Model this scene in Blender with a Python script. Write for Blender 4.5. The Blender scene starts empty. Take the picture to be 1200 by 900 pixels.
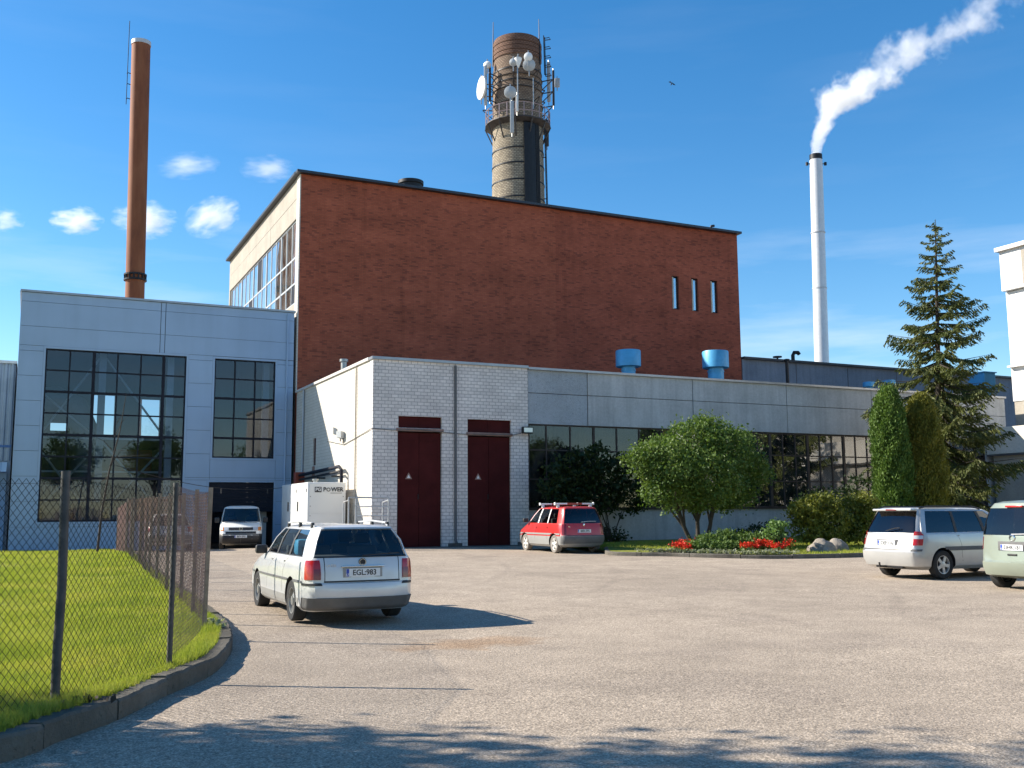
import bpy, bmesh, math, random
import numpy as np
from mathutils import Vector, Matrix
R = math.radians
rnd = random.Random(7)
nrg = np.random.default_rng(11)
SC = bpy.context.scene
COL = SC.collection

# ------------------------------------------------------------------ camera, sky, sun, exposure
CAM_H, FPX = 1.65, 1180.6
PITCH, ROLL, YAW = R(7.269), R(-.399), R(25.694)
_fw = Vector((math.sin(YAW)*math.cos(PITCH), math.cos(YAW)*math.cos(PITCH), math.sin(PITCH)))
_r0 = Vector((math.cos(YAW), -math.sin(YAW), 0)); _u0 = _r0.cross(_fw)
_rt = math.cos(ROLL)*_r0 + math.sin(ROLL)*_u0
_up = -math.sin(ROLL)*_r0 + math.cos(ROLL)*_u0
cam = bpy.data.objects.new('camera', bpy.data.cameras.new('camera')); COL.objects.link(cam)
cam.data.sensor_fit = 'HORIZONTAL'; cam.data.sensor_width = 36; cam.data.lens = 36*FPX/1200
cam.data.clip_start = .1; cam.data.clip_end = 6000
cam.matrix_world = Matrix(((_rt.x, _up.x, -_fw.x, 0), (_rt.y, _up.y, -_fw.y, 0), (_rt.z, _up.z, -_fw.z, CAM_H), (0, 0, 0, 1)))
SC.camera = cam
SUN_AZ, SUN_EL = R(34.5), R(33)          # sun stands towards (-cos az, +sin az)
sdir = Vector((-math.cos(SUN_AZ)*math.cos(SUN_EL), math.sin(SUN_AZ)*math.cos(SUN_EL), math.sin(SUN_EL)))
W = bpy.data.worlds.new('World'); SC.world = W; W.use_nodes = True
wn, wl = W.node_tree.nodes, W.node_tree.links; wn.clear()
wo = wn.new('ShaderNodeOutputWorld'); wb = wn.new('ShaderNodeBackground')
sky = wn.new('ShaderNodeTexSky'); sky.sky_type = 'NISHITA'; sky.sun_disc = False
sky.sun_elevation = SUN_EL; sky.sun_rotation = math.atan2(sdir.x, sdir.y)
sky.altitude = 100; sky.air_density = 1.0; sky.dust_density = .15; sky.ozone_density = 2.2
wb.inputs['Strength'].default_value = .09
# faint streaks of cirrus low over the horizon, by direction
tc = wn.new('ShaderNodeTexCoord'); mp = wn.new('ShaderNodeMapping'); mp.inputs['Scale'].default_value = (2.2, 2.2, 16)
mp.inputs['Rotation'].default_value = (R(4), R(-3), 0)
ns = wn.new('ShaderNodeTexNoise'); ns.inputs['Scale'].default_value = 1.6; ns.inputs['Detail'].default_value = 7; ns.inputs['Roughness'].default_value = .55
cr = wn.new('ShaderNodeValToRGB'); cr.color_ramp.elements[0].position = .50; cr.color_ramp.elements[1].position = .80
sx = wn.new('ShaderNodeSeparateXYZ'); mr = wn.new('ShaderNodeMapRange')
mr.inputs['From Min'].default_value = .12; mr.inputs['From Max'].default_value = .30; mr.inputs['To Min'].default_value = .55; mr.inputs['To Max'].default_value = .03
mm = wn.new('ShaderNodeMath'); mm.operation = 'MULTIPLY'
mx = wn.new('ShaderNodeMixRGB'); mx.inputs['Color2'].default_value = (6.5, 7.0, 7.6, 1)
wl.new(tc.outputs['Generated'], mp.inputs['Vector']); wl.new(mp.outputs[0], ns.inputs['Vector']); wl.new(ns.outputs['Fac'], cr.inputs[0])
wl.new(tc.outputs['Generated'], sx.inputs[0]); wl.new(sx.outputs['Z'], mr.inputs['Value']); wl.new(mr.outputs[0], mm.inputs[0]); wl.new(cr.outputs[0], mm.inputs[1])
hs = wn.new('ShaderNodeHueSaturation'); hs.inputs['Hue'].default_value = .499; hs.inputs['Saturation'].default_value = 1.36; hs.inputs['Value'].default_value = 1.12
wl.new(sky.outputs[0], hs.inputs['Color']); wl.new(mm.outputs[0], mx.inputs['Fac']); wl.new(hs.outputs[0], mx.inputs['Color1'])
wl.new(mx.outputs[0], wb.inputs[0]); wl.new(wb.outputs[0], wo.inputs[0])
sl = bpy.data.lights.new('sun', 'SUN'); sl.energy = 5.0; sl.angle = R(.5); sl.color = (1, .92, .79)
so = bpy.data.objects.new('sun', sl); COL.objects.link(so); so.rotation_euler = sdir.to_track_quat('Z', 'Y').to_euler(); so.location = (-60, 40, 60)
SC.view_settings.view_transform = 'Standard'; SC.view_settings.look = 'None'; SC.view_settings.gamma = 1
SC.view_settings.use_curve_mapping = False; SC.view_settings.exposure = .95
SC.cycles.volume_bounces = 3; SC.cycles.transparent_max_bounces = 24; SC.cycles.max_bounces = 8
SC.cycles.use_denoising = True

# ------------------------------------------------------------------ pixel -> place helpers
def ray(u, v): return _rt*((u-600)/FPX) - _up*((v-450)/FPX) + _fw
CO = Vector((0, 0, CAM_H))
def on_y(u, v, Y): d = ray(u, v); return CO + d*(Y/d.y)
def on_x(u, v, X): d = ray(u, v); return CO + d*(X/d.x)
def gz(x, y):
    z = .011*min(max(y-14, 0), 24.6)
    if y > 42 and x < 12.4: z -= .39*min((y-42)/9.4, 1)
    return z
def lawn_z(y):      # lawn level: falls away gently towards the hall
    return .011*min(max(y-14, 0), 21)-(.36*(y-35)/16 if y > 35 else 0)
def on_g(u, v, dz=0):
    d = ray(u, v); t = 10.
    for i in range(80):
        P = CO + d*t; t += .5*((gz(P.x, P.y)+dz-P.z)/d.z)
    return CO + d*t

# ------------------------------------------------------------------ materials
MATS = {}
class N:
    def __init__(s, name):
        s.m = bpy.data.materials.new(name); s.m.use_nodes = True; s.t = s.m.node_tree; s.n = s.t.nodes; s.l = s.t.links
        s.b = s.n['Principled BSDF']; s.out = s.n['Material Output']; MATS[name] = s.m
    def new(s, t, **kw):
        n = s.n.new('ShaderNode'+t)
        for k, v in kw.items():
            if k in n.inputs: n.inputs[k].default_value = v
            else: setattr(n, k, v)
        return n
    def pos(s, sc=(1, 1, 1), order='xyz', obj=False):
        if obj: o = s.new('TexCoord').outputs['Object']
        else: o = s.new('NewGeometry').outputs['Position']
        if order != 'xyz':
            a = s.new('SeparateXYZ'); s.l.new(o, a.inputs[0]); c = s.new('CombineXYZ')
            for i, ch in enumerate(order):
                if ch in 'xyz': s.l.new(a.outputs['xyz'.index(ch)], c.inputs[i])
            o = c.outputs[0]
        m = s.new('Mapping'); m.inputs['Scale'].default_value = sc; s.l.new(o, m.inputs['Vector']); return m.outputs[0]
    def noise(s, vec, scale, detail=4, rough=.55):
        n = s.new('TexNoise', Scale=scale, Detail=detail, Roughness=rough); s.l.new(vec, n.inputs['Vector']); return n.outputs['Fac']
    def ramp(s, fac, *st):
        r = s.new('ValToRGB'); e = r.color_ramp.elements
        while len(e) < len(st): e.new(.5)
        for i, (p, c) in enumerate(st):
            e[i].position = p; e[i].color = (c, c, c, 1) if not isinstance(c, tuple) else c+(1,)
        s.l.new(fac, r.inputs[0]); return r.outputs[0]
    def mix(s, fac, a, b, mode='MIX'):
        m = s.new('MixRGB', blend_type=mode)
        for v, k in ((fac, 'Fac'), (a, 'Color1'), (b, 'Color2')):
            if isinstance(v, (int, float)): m.inputs[k].default_value = v if k == 'Fac' else (v, v, v, 1)
            elif isinstance(v, tuple): m.inputs[k].default_value = v+(1,)
            else: s.l.new(v, m.inputs[k])
        return m.outputs[0]
    def math(s, op, a, b=0., c=None):
        m = s.new('Math', operation=op)
        for i, v in enumerate((a, b) if c is None else (a, b, c)):
            if isinstance(v, (int, float)): m.inputs[i].default_value = v
            else: s.l.new(v, m.inputs[i])
        return m.outputs[0]
    def base(s, c):
        if isinstance(c, tuple): s.b.inputs['Base Color'].default_value = c+(1,)
        else: s.l.new(c, s.b.inputs['Base Color'])
    def bump(s, h, st=.3, d=.02):
        b = s.new('Bump', Strength=st, Distance=d); s.l.new(h, b.inputs['Height']); s.l.new(b.outputs[0], s.b.inputs['Normal'])
    def set(s, rough=.6, metal=0., coat=0., spec=None, alpha=None):
        s.b.inputs['Roughness'].default_value = rough; s.b.inputs['Metallic'].default_value = metal; s.b.inputs['Coat Weight'].default_value = coat
        if spec is not None: s.b.inputs['Specular IOR Level'].default_value = spec
        return s

def plain(name, c, rough=.6, metal=0., var=.12, vscale=3., coat=0., spec=None, bump=0., bscale=40):
    s = N(name); p = s.pos()
    f = s.noise(p, vscale, 5, .6)
    lo = tuple(max(0, x*(1-var)) for x in c); hi = tuple(min(1, x*(1+var)) for x in c)
    s.base(s.ramp(f, (.3, lo), (.7, hi))); s.set(rough, metal, coat, spec)
    if bump: s.bump(s.noise(p, bscale, 4), bump, .01)
    return s.m

def asphalt():
    s = N('asphalt'); p = s.pos()
    big = s.ramp(s.noise(p, .18, 4, .6), (.3, (.315, .257, .200)), (.7, (.395, .324, .252)))
    mid = s.ramp(s.noise(p, 1.3, 5, .6), (.3, .84), (.7, 1.08))
    c = s.mix(1, big, mid, 'MULTIPLY')
    v = s.new('TexVoronoi', Scale=42.); s.l.new(p, v.inputs['Vector'])
    gr = s.ramp(v.outputs['Distance'], (0., .45), (.35, 1.06), (.8, 1.2))
    c = s.mix(.8, c, gr, 'MULTIPLY')
    g2 = s.ramp(s.noise(p, 70, 2, .7), (.30, .30), (.5, 1.0), (.68, 1.7))
    c = s.mix(.85, c, g2, 'MULTIPLY')
    g4 = s.ramp(s.noise(p, 30, 2, .6), (.36, .72), (.5, 1.), (.66, 1.22)); c = s.mix(.8, c, g4, 'MULTIPLY')
    g3 = s.ramp(s.noise(p, 14, 3, .7), (.35, .80), (.65, 1.12))
    c = s.mix(.8, c, g3, 'MULTIPLY')
    # old brown spill by the estate car, grey scuffs, fine cracks
    a = s.new('SeparateXYZ'); s.l.new(s.pos(), a.inputs[0])
    w = s.noise(p, .9, 4); w2 = s.noise(p, 2.3, 4)
    dx = s.math('DIVIDE', s.math('ADD', a.outputs[0], s.math('MULTIPLY_ADD', w, 1.6, -6.1)), 1.25)
    dy = s.math('DIVIDE', s.math('ADD', a.outputs[1], s.math('MULTIPLY_ADD', w2, 1.2, -12.75)), .62)
    d = s.math('ADD', s.math('MULTIPLY', dx, dx), s.math('MULTIPLY', dy, dy))
    st = s.ramp(d, (0, .75), (.45, .55), (1., 0.))
    c = s.mix(s.math('MULTIPLY', st, s.ramp(w2, (.25, .6), (.6, 1.))), c, s.mix(1, c, (.78, .60, .44), 'MULTIPLY'))
    scuff = s.ramp(s.noise(s.pos((.22, .9, 1)), 1.1, 5, .65), (.60, 0.), (.74, .5))
    c = s.mix(scuff, c, s.mix(1, c, (.74, .74, .75), 'MULTIPLY'))
    wp = s.new('VectorMath', operation='ADD'); nn = s.new('TexNoise', Scale=1.4, Detail=3); s.l.new(p, nn.inputs['Vector']); s.l.new(p, wp.inputs[0])
    sc = s.new('VectorMath', operation='SCALE', Scale=1.1); s.l.new(nn.outputs['Color'], sc.inputs[0]); s.l.new(sc.outputs[0], wp.inputs[1])
    vc = s.new('TexVoronoi', feature='DISTANCE_TO_EDGE', Scale=.14); s.l.new(wp.outputs[0], vc.inputs['Vector'])
    ck = s.math('MULTIPLY', s.ramp(vc.outputs['Distance'], (.0, 1.), (.0025, 0.)), s.ramp(s.noise(p, .35, 2), (.63, 0.), (.68, 1.)))
    c = s.mix(s.math('MULTIPLY', ck, .12), c, (.05, .045, .04))
    pt = s.ramp(s.noise(p, .55, 3, .5), (.56, 0.), (.60, .8)); c = s.mix(s.math('MULTIPLY', pt, .5), c, s.mix(1, c, (.80, .80, .82), 'MULTIPLY'))
    rx, ry = s.math('SUBTRACT', a.outputs[0], -6.), s.math('SUBTRACT', a.outputs[1], 34.); rad = s.math('SQRT', s.math('ADD', s.math('MULTIPLY', rx, rx), s.math('MULTIPLY', ry, ry)))
    tw = s.math('ADD', rad, s.math('MULTIPLY', w, .6)); tr = s.ramp(s.math('PINGPONG', tw, 1.45), (0., .45), (.07, .35), (.16, 0.)); tr = s.math('MULTIPLY', tr, s.ramp(s.noise(p, .12, 3), (.45, 0.), (.62, 1.)))
    c = s.mix(tr, c, s.mix(1, c, (.70, .70, .72), 'MULTIPLY'))
    spots = s.ramp(s.noise(p, 3.1, 2, .4), (.74, 0.), (.79, .55)); c = s.mix(spots, c, s.mix(1, c, (.55, .53, .50), 'MULTIPLY'))
    s.base(c); s.set(.92, spec=.25)
    s.bump(s.mix(.5, s.noise(p, 75, 3, .7), v.outputs['Distance']), .75, .012)
asphalt()

def brick(name, order, c1, c2, mortar, bw, rh, ms, dirt=.15, bump=.5, dark=None):
    s = N(name); p = s.pos(order=order)
    b = s.new('TexBrick', Scale=1., **{'Mortar Size': ms, 'Brick Width': bw, 'Row Height': rh, 'Mortar Smooth': .15, 'Bias': 0.})
    b.inputs['Color1'].default_value = c1+(1,); b.inputs['Color2'].default_value = c2+(1,); b.inputs['Mortar'].default_value = mortar+(1,)
    s.l.new(p, b.inputs['Vector']); c = b.outputs['Color']
    if dark:   # scattered overburnt bricks in loose horizontal drifts
        p2 = s.pos((1/(bw*1.0), 1/rh, 1), order); v = s.new('TexWhiteNoise', noise_dimensions='2D')
        sp = s.new('SeparateXYZ'); s.l.new(p2, sp.inputs[0]); row = s.math('FLOOR', sp.outputs[1]); cb = s.new('CombineXYZ'); s.l.new(s.math('ADD', sp.outputs[0], s.math('MULTIPLY', row, .5)), cb.inputs[0]); s.l.new(sp.outputs[1], cb.inputs[1])
        fl = s.new('VectorMath', operation='FLOOR'); s.l.new(cb.outputs[0], fl.inputs[0]); s.l.new(fl.outputs[0], v.inputs['Vector'])
        dr = s.noise(s.pos((.25, 1.2, 1), order), 1.5, 6, .75)
        f = s.math('GREATER_THAN', s.math('ADD', v.outputs['Value'], s.math('MULTIPLY', dr, .55)), 1.16)
        c = s.mix(s.math('MULTIPLY', f, .45), c, dark)
        stk = s.ramp(s.noise(s.pos((1.6, .07, 1), order), 1.4, 5, .65), (.52, 1.), (.78, .80)); c = s.mix(1, c, stk, 'MULTIPLY')
        tone = s.ramp(s.noise(s.pos((.5, 1.6, 1), order), .35, 5, .65), (.3, .82), (.7, 1.14))
        c = s.mix(1, c, tone, 'MULTIPLY')
    c = s.mix(1, c, s.ramp(s.noise(p, .7, 5, .65), (.25, 1-dirt*1.6), (.7, 1+dirt*.5)), 'MULTIPLY')
    c = s.mix(1, c, s.ramp(s.noise(p, 26, 3, .6), (.3, .88), (.7, 1.1)), 'MULTIPLY')
    s.base(c); s.set(.9, spec=.2)
    s.bump(s.mix(.25, b.outputs['Fac'], s.noise(p, 60, 3)), -bump, .012)
brick('brick_red', 'xz0', (.44, .118, .064), (.35, .088, .050), (.27, .098, .062), .26, .085, .010, .14, .5, (.12, .040, .032))
brick('brick_red_right', 'xz0', (.405, .106, .060), (.315, .078, .046), (.25, .09, .058), .26, .085, .010, .14, .5, (.11, .038, .03))
brick('brick_red_side', 'yz0', (.44, .118, .064), (.35, .088, .050), (.27, .098, .062), .26, .085, .010, .14, .5, (.12, .040, .032))
brick('brick_white', 'xz0', (.82, .77, .73), (.69, .65, .625), (.40, .375, .365), .28, .140, .013, .14, .6)
brick('brick_white_side', 'yz0', (.66, .62, .56), (.62, .58, .52), (.50, .45, .38), .30, .148, .010, .10, .35)

def concrete(name, c, order, speck=0., streak=.25, stain=(.6, .6, .62)):
    s = N(name); p = s.pos(order=order)
    col = s.ramp(s.noise(p, .6, 6, .65), (.25, tuple(x*.80 for x in c)), (.75, tuple(min(1, x*1.15) for x in c)))
    stv = s.ramp(s.noise(s.pos((2.2, .16, 1), order), 1.6, 5, .6), (.40, 1.), (.75, 0.))
    col = s.mix(s.math('MULTIPLY', s.math('SUBTRACT', 1., stv), streak), col, s.mix(1, col, stain, 'MULTIPLY'))
    col = s.mix(1, col, s.ramp(s.noise(p, 9, 5, .7), (.3, .88), (.7, 1.10)), 'MULTIPLY')
    if speck:
        v = s.noise(p, 7.5, 4, .75); col = s.mix(s.ramp(v, (.60, 0.), (.66, speck)), col, tuple(x*.35 for x in c))
        s.bump(s.noise(p, 22, 4, .7), .9, .03)
    else: s.bump(s.noise(p, 18, 5), .35, .012)
    s.base(col); s.set(.88, spec=.25)
concrete('concrete', (.49, .505, .515), 'xz0', 0, .55)
concrete('concrete_rough', (.40, .44, .48), 'xz0', .65, .25)
concrete('concrete_side', (.40, .365, .31), 'yz0', 0, .25)
concrete('concrete_dark', (.23, .26, .31), 'xz0', 0, .7, (.62, .64, .68))
concrete('plaster_cream', (.66, .61, .53), 'yz0', 0, .22, (.75, .70, .62))
concrete('kerb_concrete', (.15, .135, .112), 'xyz', .75, .6, (.42, .40, .34))
concrete('plinth', (.12, .115, .11), 'xz0', 0, .6)

def plaster_white():
    s = N('plaster_white'); p = s.pos(order='yz0')
    c = s.ramp(s.noise(p, .5, 5), (.3, (.74, .73, .70)), (.7, (.82, .81, .79)))
    c = s.mix(s.ramp(s.noise(s.pos((1.2, .35, 1), 'yz0'), 1.3, 7, .75), (.60, 0.), (.66, .8)), c, (.42, .33, .26))
    s.base(c); s.set(.85)
plaster_white()

def glass(name, tint=(.80, .86, .88), refl=.10, rough=0., haze=0., wav=0.):
    s = N(name); tr = s.new('BsdfTransparent'); tr.inputs['Color'].default_value = tint+(1,)
    gl = s.new('BsdfGlossy'); gl.inputs['Roughness'].default_value = rough; gl.inputs['Color'].default_value = (.95, .97, 1, 1)
    fr = s.new('Fresnel', IOR=1.5)
    f = s.math('MULTIPLY_ADD', fr.outputs[0], 1.15, refl)
    if wav:
        b = s.new('Bump', Strength=wav, Distance=.02); s.l.new(s.noise(s.pos(), 1.3, 2, .4), b.inputs['Height']); s.l.new(b.outputs[0], gl.inputs['Normal'])
    m = s.new('MixShader'); s.l.new(f, m.inputs[0]); s.l.new(tr.outputs[0], m.inputs[1]); s.l.new(gl.outputs[0], m.inputs[2])
    o = m.outputs[0]
    if haze:
        d = s.new('BsdfDiffuse'); d.inputs['Color'].default_value = (.5, .48, .44, 1)
        h = s.new('MixShader'); s.l.new(s.ramp(s.noise(s.pos((1, 1, .6)), 2.2, 6, .7), (.35, 0.), (.8, haze)), h.inputs[0]); s.l.new(o, h.inputs[1]); s.l.new(d.outputs[0], h.inputs[2]); o = h.outputs[0]
    s.l.new(o, s.out.inputs['Surface'])
glass('glass_hall', (.62, .70, .78), .0, 0., 0., .03)
glass('glass_annex', (.45, .48, .48), .17, 0., .10, .10)
glass('glass_annex_dark', (.35, .38, .38), .0, 0., .10, .10)
glass('glass_clerestory', (.45, .52, .58), .45, .03, .25, .10)
glass('glass_car', (.78, .85, .85), .02)
glass('glass_car_dark', (.10, .115, .125), .01)

def leaf(name, c1, c2, c3, rough=.55, trans=.35, scale=1.4):
    s = N(name); p = s.pos()
    f = s.mix(.5, s.noise(p, scale, 3), s.noise(p, 23, 2))
    c = s.ramp(f, (.34, c1), (.5, c2), (.66, c3)); s.base(c); s.set(rough, spec=.35)
    t = s.new('BsdfTranslucent'); s.l.new(s.mix(1, c, (1.1, 1.15, .6), 'MULTIPLY'), t.inputs['Color'])
    m = s.new('MixShader'); m.inputs[0].default_value = trans
    s.l.new(s.b.outputs[0], m.inputs[1]); s.l.new(t.outputs[0], m.inputs[2]); s.l.new(m.outputs[0], s.out.inputs['Surface'])
leaf('leaf_round', (.050, .100, .018), (.100, .165, .032), (.180, .235, .062))
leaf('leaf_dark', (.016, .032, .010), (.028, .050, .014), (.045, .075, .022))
leaf('leaf_thuja', (.055, .105, .018), (.095, .165, .028), (.145, .215, .045), .65, .25)
leaf('leaf_thuja_gold', (.085, .095, .015), (.155, .155, .022), (.225, .205, .035), .65, .25)
leaf('needle_spruce', (.045, .065, .020), (.092, .110, .028), (.155, .155, .045), .6, .2)
leaf('needle_yew', (.065, .085, .012), (.135, .150, .018), (.22, .215, .03), .6, .25)
leaf('needle_juniper', (.05, .095, .020), (.09, .15, .030), (.15, .21, .05), .6, .25)
leaf('leaf_fresh', (.08, .15, .04), (.13, .22, .06), (.2, .3, .10))
leaf('leaf_silver', (.20, .24, .16), (.28, .30, .20), (.36, .36, .26))
leaf('grass', (.17, .235, .035), (.33, .37, .060), (.50, .45, .12), .7, .45, .7)
leaf('petal_red', (.45, .018, .012), (.60, .03, .015), (.68, .07, .02), .6, .3)
def soil():
    s = N('lawn_soil'); p = s.pos(); s.base(s.ramp(s.mix(.5, s.noise(p, .8, 5), s.noise(p, 30, 3)), (.35, (.14, .17, .03)), (.65, (.32, .31, .07)))); s.set(1, spec=.1); s.bump(s.noise(p, 40, 4), .8, .03)
soil()
plain('bed_soil', (.05, .035, .024), .95, 0, .3, 8, bump=.8)
plain('bark', (.045, .036, .029), .9, 0, .35, 9, bump=.8, bscale=30)
def stone():
    s = N('boulder'); p = s.pos(); c = s.ramp(s.noise(p, 2.2, 6, .7), (.3, (.15, .13, .11)), (.55, (.27, .235, .195)), (.75, (.36, .32, .27)))
    s.base(s.mix(s.ramp(s.noise(p, 5, 4), (.6, 0.), (.7, .6)), c, (.16, .11, .09))); s.set(.9); s.bump(s.noise(p, 9, 6, .7), .7, .05)
stone()
def cladding():
    s = N('cladding'); p = s.pos(order='xz0'); st = s.ramp(s.noise(s.pos((1.1, .10, 1), 'xz0'), 1.2, 4, .5), (.42, 1.01), (.72, .93)); big = s.ramp(s.noise(p, .45, 4), (.3, .95), (.7, 1.04))
    s.base(s.mix(1, s.mix(1, (.325, .44, .60), st, 'MULTIPLY'), big, 'MULTIPLY')); s.set(.45, spec=.4); s.bump(s.noise(p, .8, 2), .25, .02)
cladding()
plain('cladding_backing', (.16, .18, .22), .7)
plain('frame_dark', (.018, .020, .030), .6, 0, .2, 2, spec=.15)
plain('frame_rust', (.055, .042, .036), .7, .2, .4, 3)
plain('frame_wood', (.52, .47, .38), .75, 0, .25, 3)
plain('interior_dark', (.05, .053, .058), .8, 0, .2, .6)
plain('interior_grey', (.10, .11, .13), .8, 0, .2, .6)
plain('interior_black', (.012, .012, .013), .9)
plain('steel_white', (.62, .63, .64), .4, .1, .08)
plain('steel_pale', (.50, .51, .52), .45, .1, .1)
plain('duct_blue', (.12, .19, .26), .5, .2, .15)
plain('machine_red', (.34, .06, .03), .5, 0, .2)
plain('door_red', (.060, .010, .010), .75, 0, .25, 1.2, spec=.12, bump=.2, bscale=8)
plain('lintel_rust', (.28, .17, .14), .8, 0, .35, 2.5)
plain('coping_dark', (.045, .05, .06), .45, .5, .15)
plain('coping_zinc', (.34, .35, .37), .4, .6, .12)
plain('coping_light', (.66, .63, .60), .5, .3, .1)
plain('black_metal', (.016, .016, .018), .5, .4, .2)
plain('blue_paint', (.08, .36, .62), .45, .1, .14, 2.5)
plain('corrugated', (.36, .40, .46), .45, .4, .1, 1.2)
plain('corrugated_blue', (.10, .20, .42), .5, .1, .1)
plain('sheet_white', (.80, .80, .80), .5, 0, .04)
plain('roofing', (.09, .09, .095), .9, 0, .2)
plain('galvanised', (.38, .38, .37), .42, .7, .18, 5)
plain('post_dark', (.075, .07, .066), .6, .3, .4, 7)
plain('post_rust', (.34, .25, .20), .8, .15, .4, 6)
plain('wire_dark', (.035, .032, .03), .55, .5, .3, 5)
plain('wire_rust', (.25, .16, .135), .8, .2, .3, 4)
plain('rack_grey', (.44, .45, .46), .45, .3, .15)
plain('generator_white', (.76, .76, .74), .35, 0, .03, .8, coat=.2)
plain('logo_black', (.018, .018, .022), .5)
plain('antenna_white', (.78, .78, .76), .4)
plain('antenna_grey', (.42, .44, .45), .45)
plain('platform_steel', (.06, .055, .055), .6, .4, .3)
plain('rail_pink', (.34, .27, .29), .6, .2, .2)
plain('tyre', (.022, .022, .023), .85, 0, .3, 14)
plain('tyre_dusty', (.20, .18, .16), .9, 0, .3, 9)
plain('rim_steel', (.33, .33, .32), .4, .6, .15)
plain('rim_silver', (.55, .55, .55), .35, .5, .1)
plain('rim_white', (.66, .64, .60), .5, .1, .1)
plain('plastic_black', (.020, .020, .022), .55, 0, .15)
plain('plastic_grey', (.115, .115, .115), .65, 0, .15, 4)
plain('car_interior', (.028, .029, .032), .8, 0, .2)
plain('lens_red', (.42, .012, .012), .18, 0, .1, coat=.6)
plain('lens_dark_red', (.20, .012, .016), .2, 0, .1, coat=.5)
plain('lens_clear', (.62, .62, .60), .15, .2, .1, coat=.6)
plain('lens_amber', (.62, .20, .03), .2, 0, .1, coat=.5)
plain('plate_white', (.74, .75, .75), .4, 0, .03)
plain('plate_blue', (.02, .07, .42), .4)
plain('chrome', (.65, .66, .67), .15, .95, .05)
plain('bird', (.02, .02, .022), .8)
plain('cable_black', (.02, .02, .022), .6)
def paint(name, c, metal=.0, rough=.32, coat=.7):
    s = N(name); p = s.pos(obj=True)
    d = s.ramp(s.noise(p, 2.2, 5, .6), (.3, .93), (.7, 1.03)); s.base(s.mix(1, c, d, 'MULTIPLY')); s.set(rough, metal, coat); s.b.inputs['Coat Roughness'].default_value = .08
paint('paint_silver_white', (.66, .665, .66), .12)
paint('paint_white', (.86, .84, .78))
paint('paint_red', (.50, .030, .028), .05)
paint('paint_silver', (.50, .50, .49), .35)
paint('paint_sage', (.28, .315, .255), .25)
paint('paint_grey', (.50, .47, .46), .15)
paint('paint_low_grey', (.30, .30, .29), .1, .5, .2)
def rust():
    s = N('rust_paint'); p = s.pos((1, 1, .25)); s.base(s.ramp(s.noise(p, 1.2, 6, .65), (.3, (.15, .045, .018)), (.5, (.22, .070, .026)), (.7, (.27, .10, .042)))); s.set(.75, .1)
rust()
def chimney_brick():
    s = N('chimney_brick'); a = s.new('TexCoord').outputs['Object']; x = s.new('SeparateXYZ'); s.l.new(a, x.inputs[0])
    an = s.math('MULTIPLY', s.math('ARCTAN2', x.outputs[1], x.outputs[0]), 2.3); c = s.new('CombineXYZ'); s.l.new(an, c.inputs[0]); s.l.new(x.outputs[2], c.inputs[1])
    b = s.new('TexBrick', Scale=1., **{'Mortar Size': .03, 'Brick Width': .30, 'Row Height': .16}); s.l.new(c.outputs[0], b.inputs['Vector'])
    b.inputs['Color1'].default_value = (.42, .36, .26, 1); b.inputs['Color2'].default_value = (.27, .225, .16, 1); b.inputs['Mortar'].default_value = (.15, .12, .09, 1)
    n = s.noise(c.outputs[0], .9, 6, .7); col = s.mix(1, b.outputs['Color'], s.ramp(n, (.3, .7), (.7, 1.2)), 'MULTIPLY')
    hz = s.ramp(s.math('DIVIDE', x.outputs[2], 46.), (.80, 0.), (.88, .55), (.955, .6), (.96, .95)); col = s.mix(hz, col, s.mix(1, b.outputs['Color'], (.50, .30, .27), 'MULTIPLY'))
    s.base(col); s.set(.9); s.bump(b.outputs['Fac'], -.5, .03)
chimney_brick()
def M(n): return MATS[n]

# ------------------------------------------------------------------ object helpers
def tag(o, label=None, cat=None, group=None, kind=None):
    if label: o['label'] = label
    if cat: o['category'] = cat
    if group: o['group'] = group
    if kind: o['kind'] = kind
    return o
def link(o, parent=None, world=True):
    COL.objects.link(o)
    if parent is not None:
        o.parent = parent
        if world: o.matrix_parent_inverse = root_inv(parent)
    return o
_inv = {}
def root_inv(p):
    k = p.name
    if k not in _inv:
        m = Matrix.LocRotScale(p.location, p.rotation_euler, p.scale)
        if p.parent is not None: m = Matrix.LocRotScale(p.parent.location, p.parent.rotation_euler, p.parent.scale) @ p.matrix_parent_inverse @ m
        _inv[k] = m.inverted()
    return _inv[k]
def thing(name, label, cat, loc=(0, 0, 0), rz=0, group=None):
    o = bpy.data.objects.new(name, None); o.location = loc; o.rotation_euler = (0, 0, rz); o.empty_display_size = .3
    COL.objects.link(o); return tag(o, label, cat, group)
def smooth(me, ang=40):
    me.polygons.foreach_set('use_smooth', [True]*len(me.polygons)); me.set_sharp_from_angle(angle=R(ang))
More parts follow.
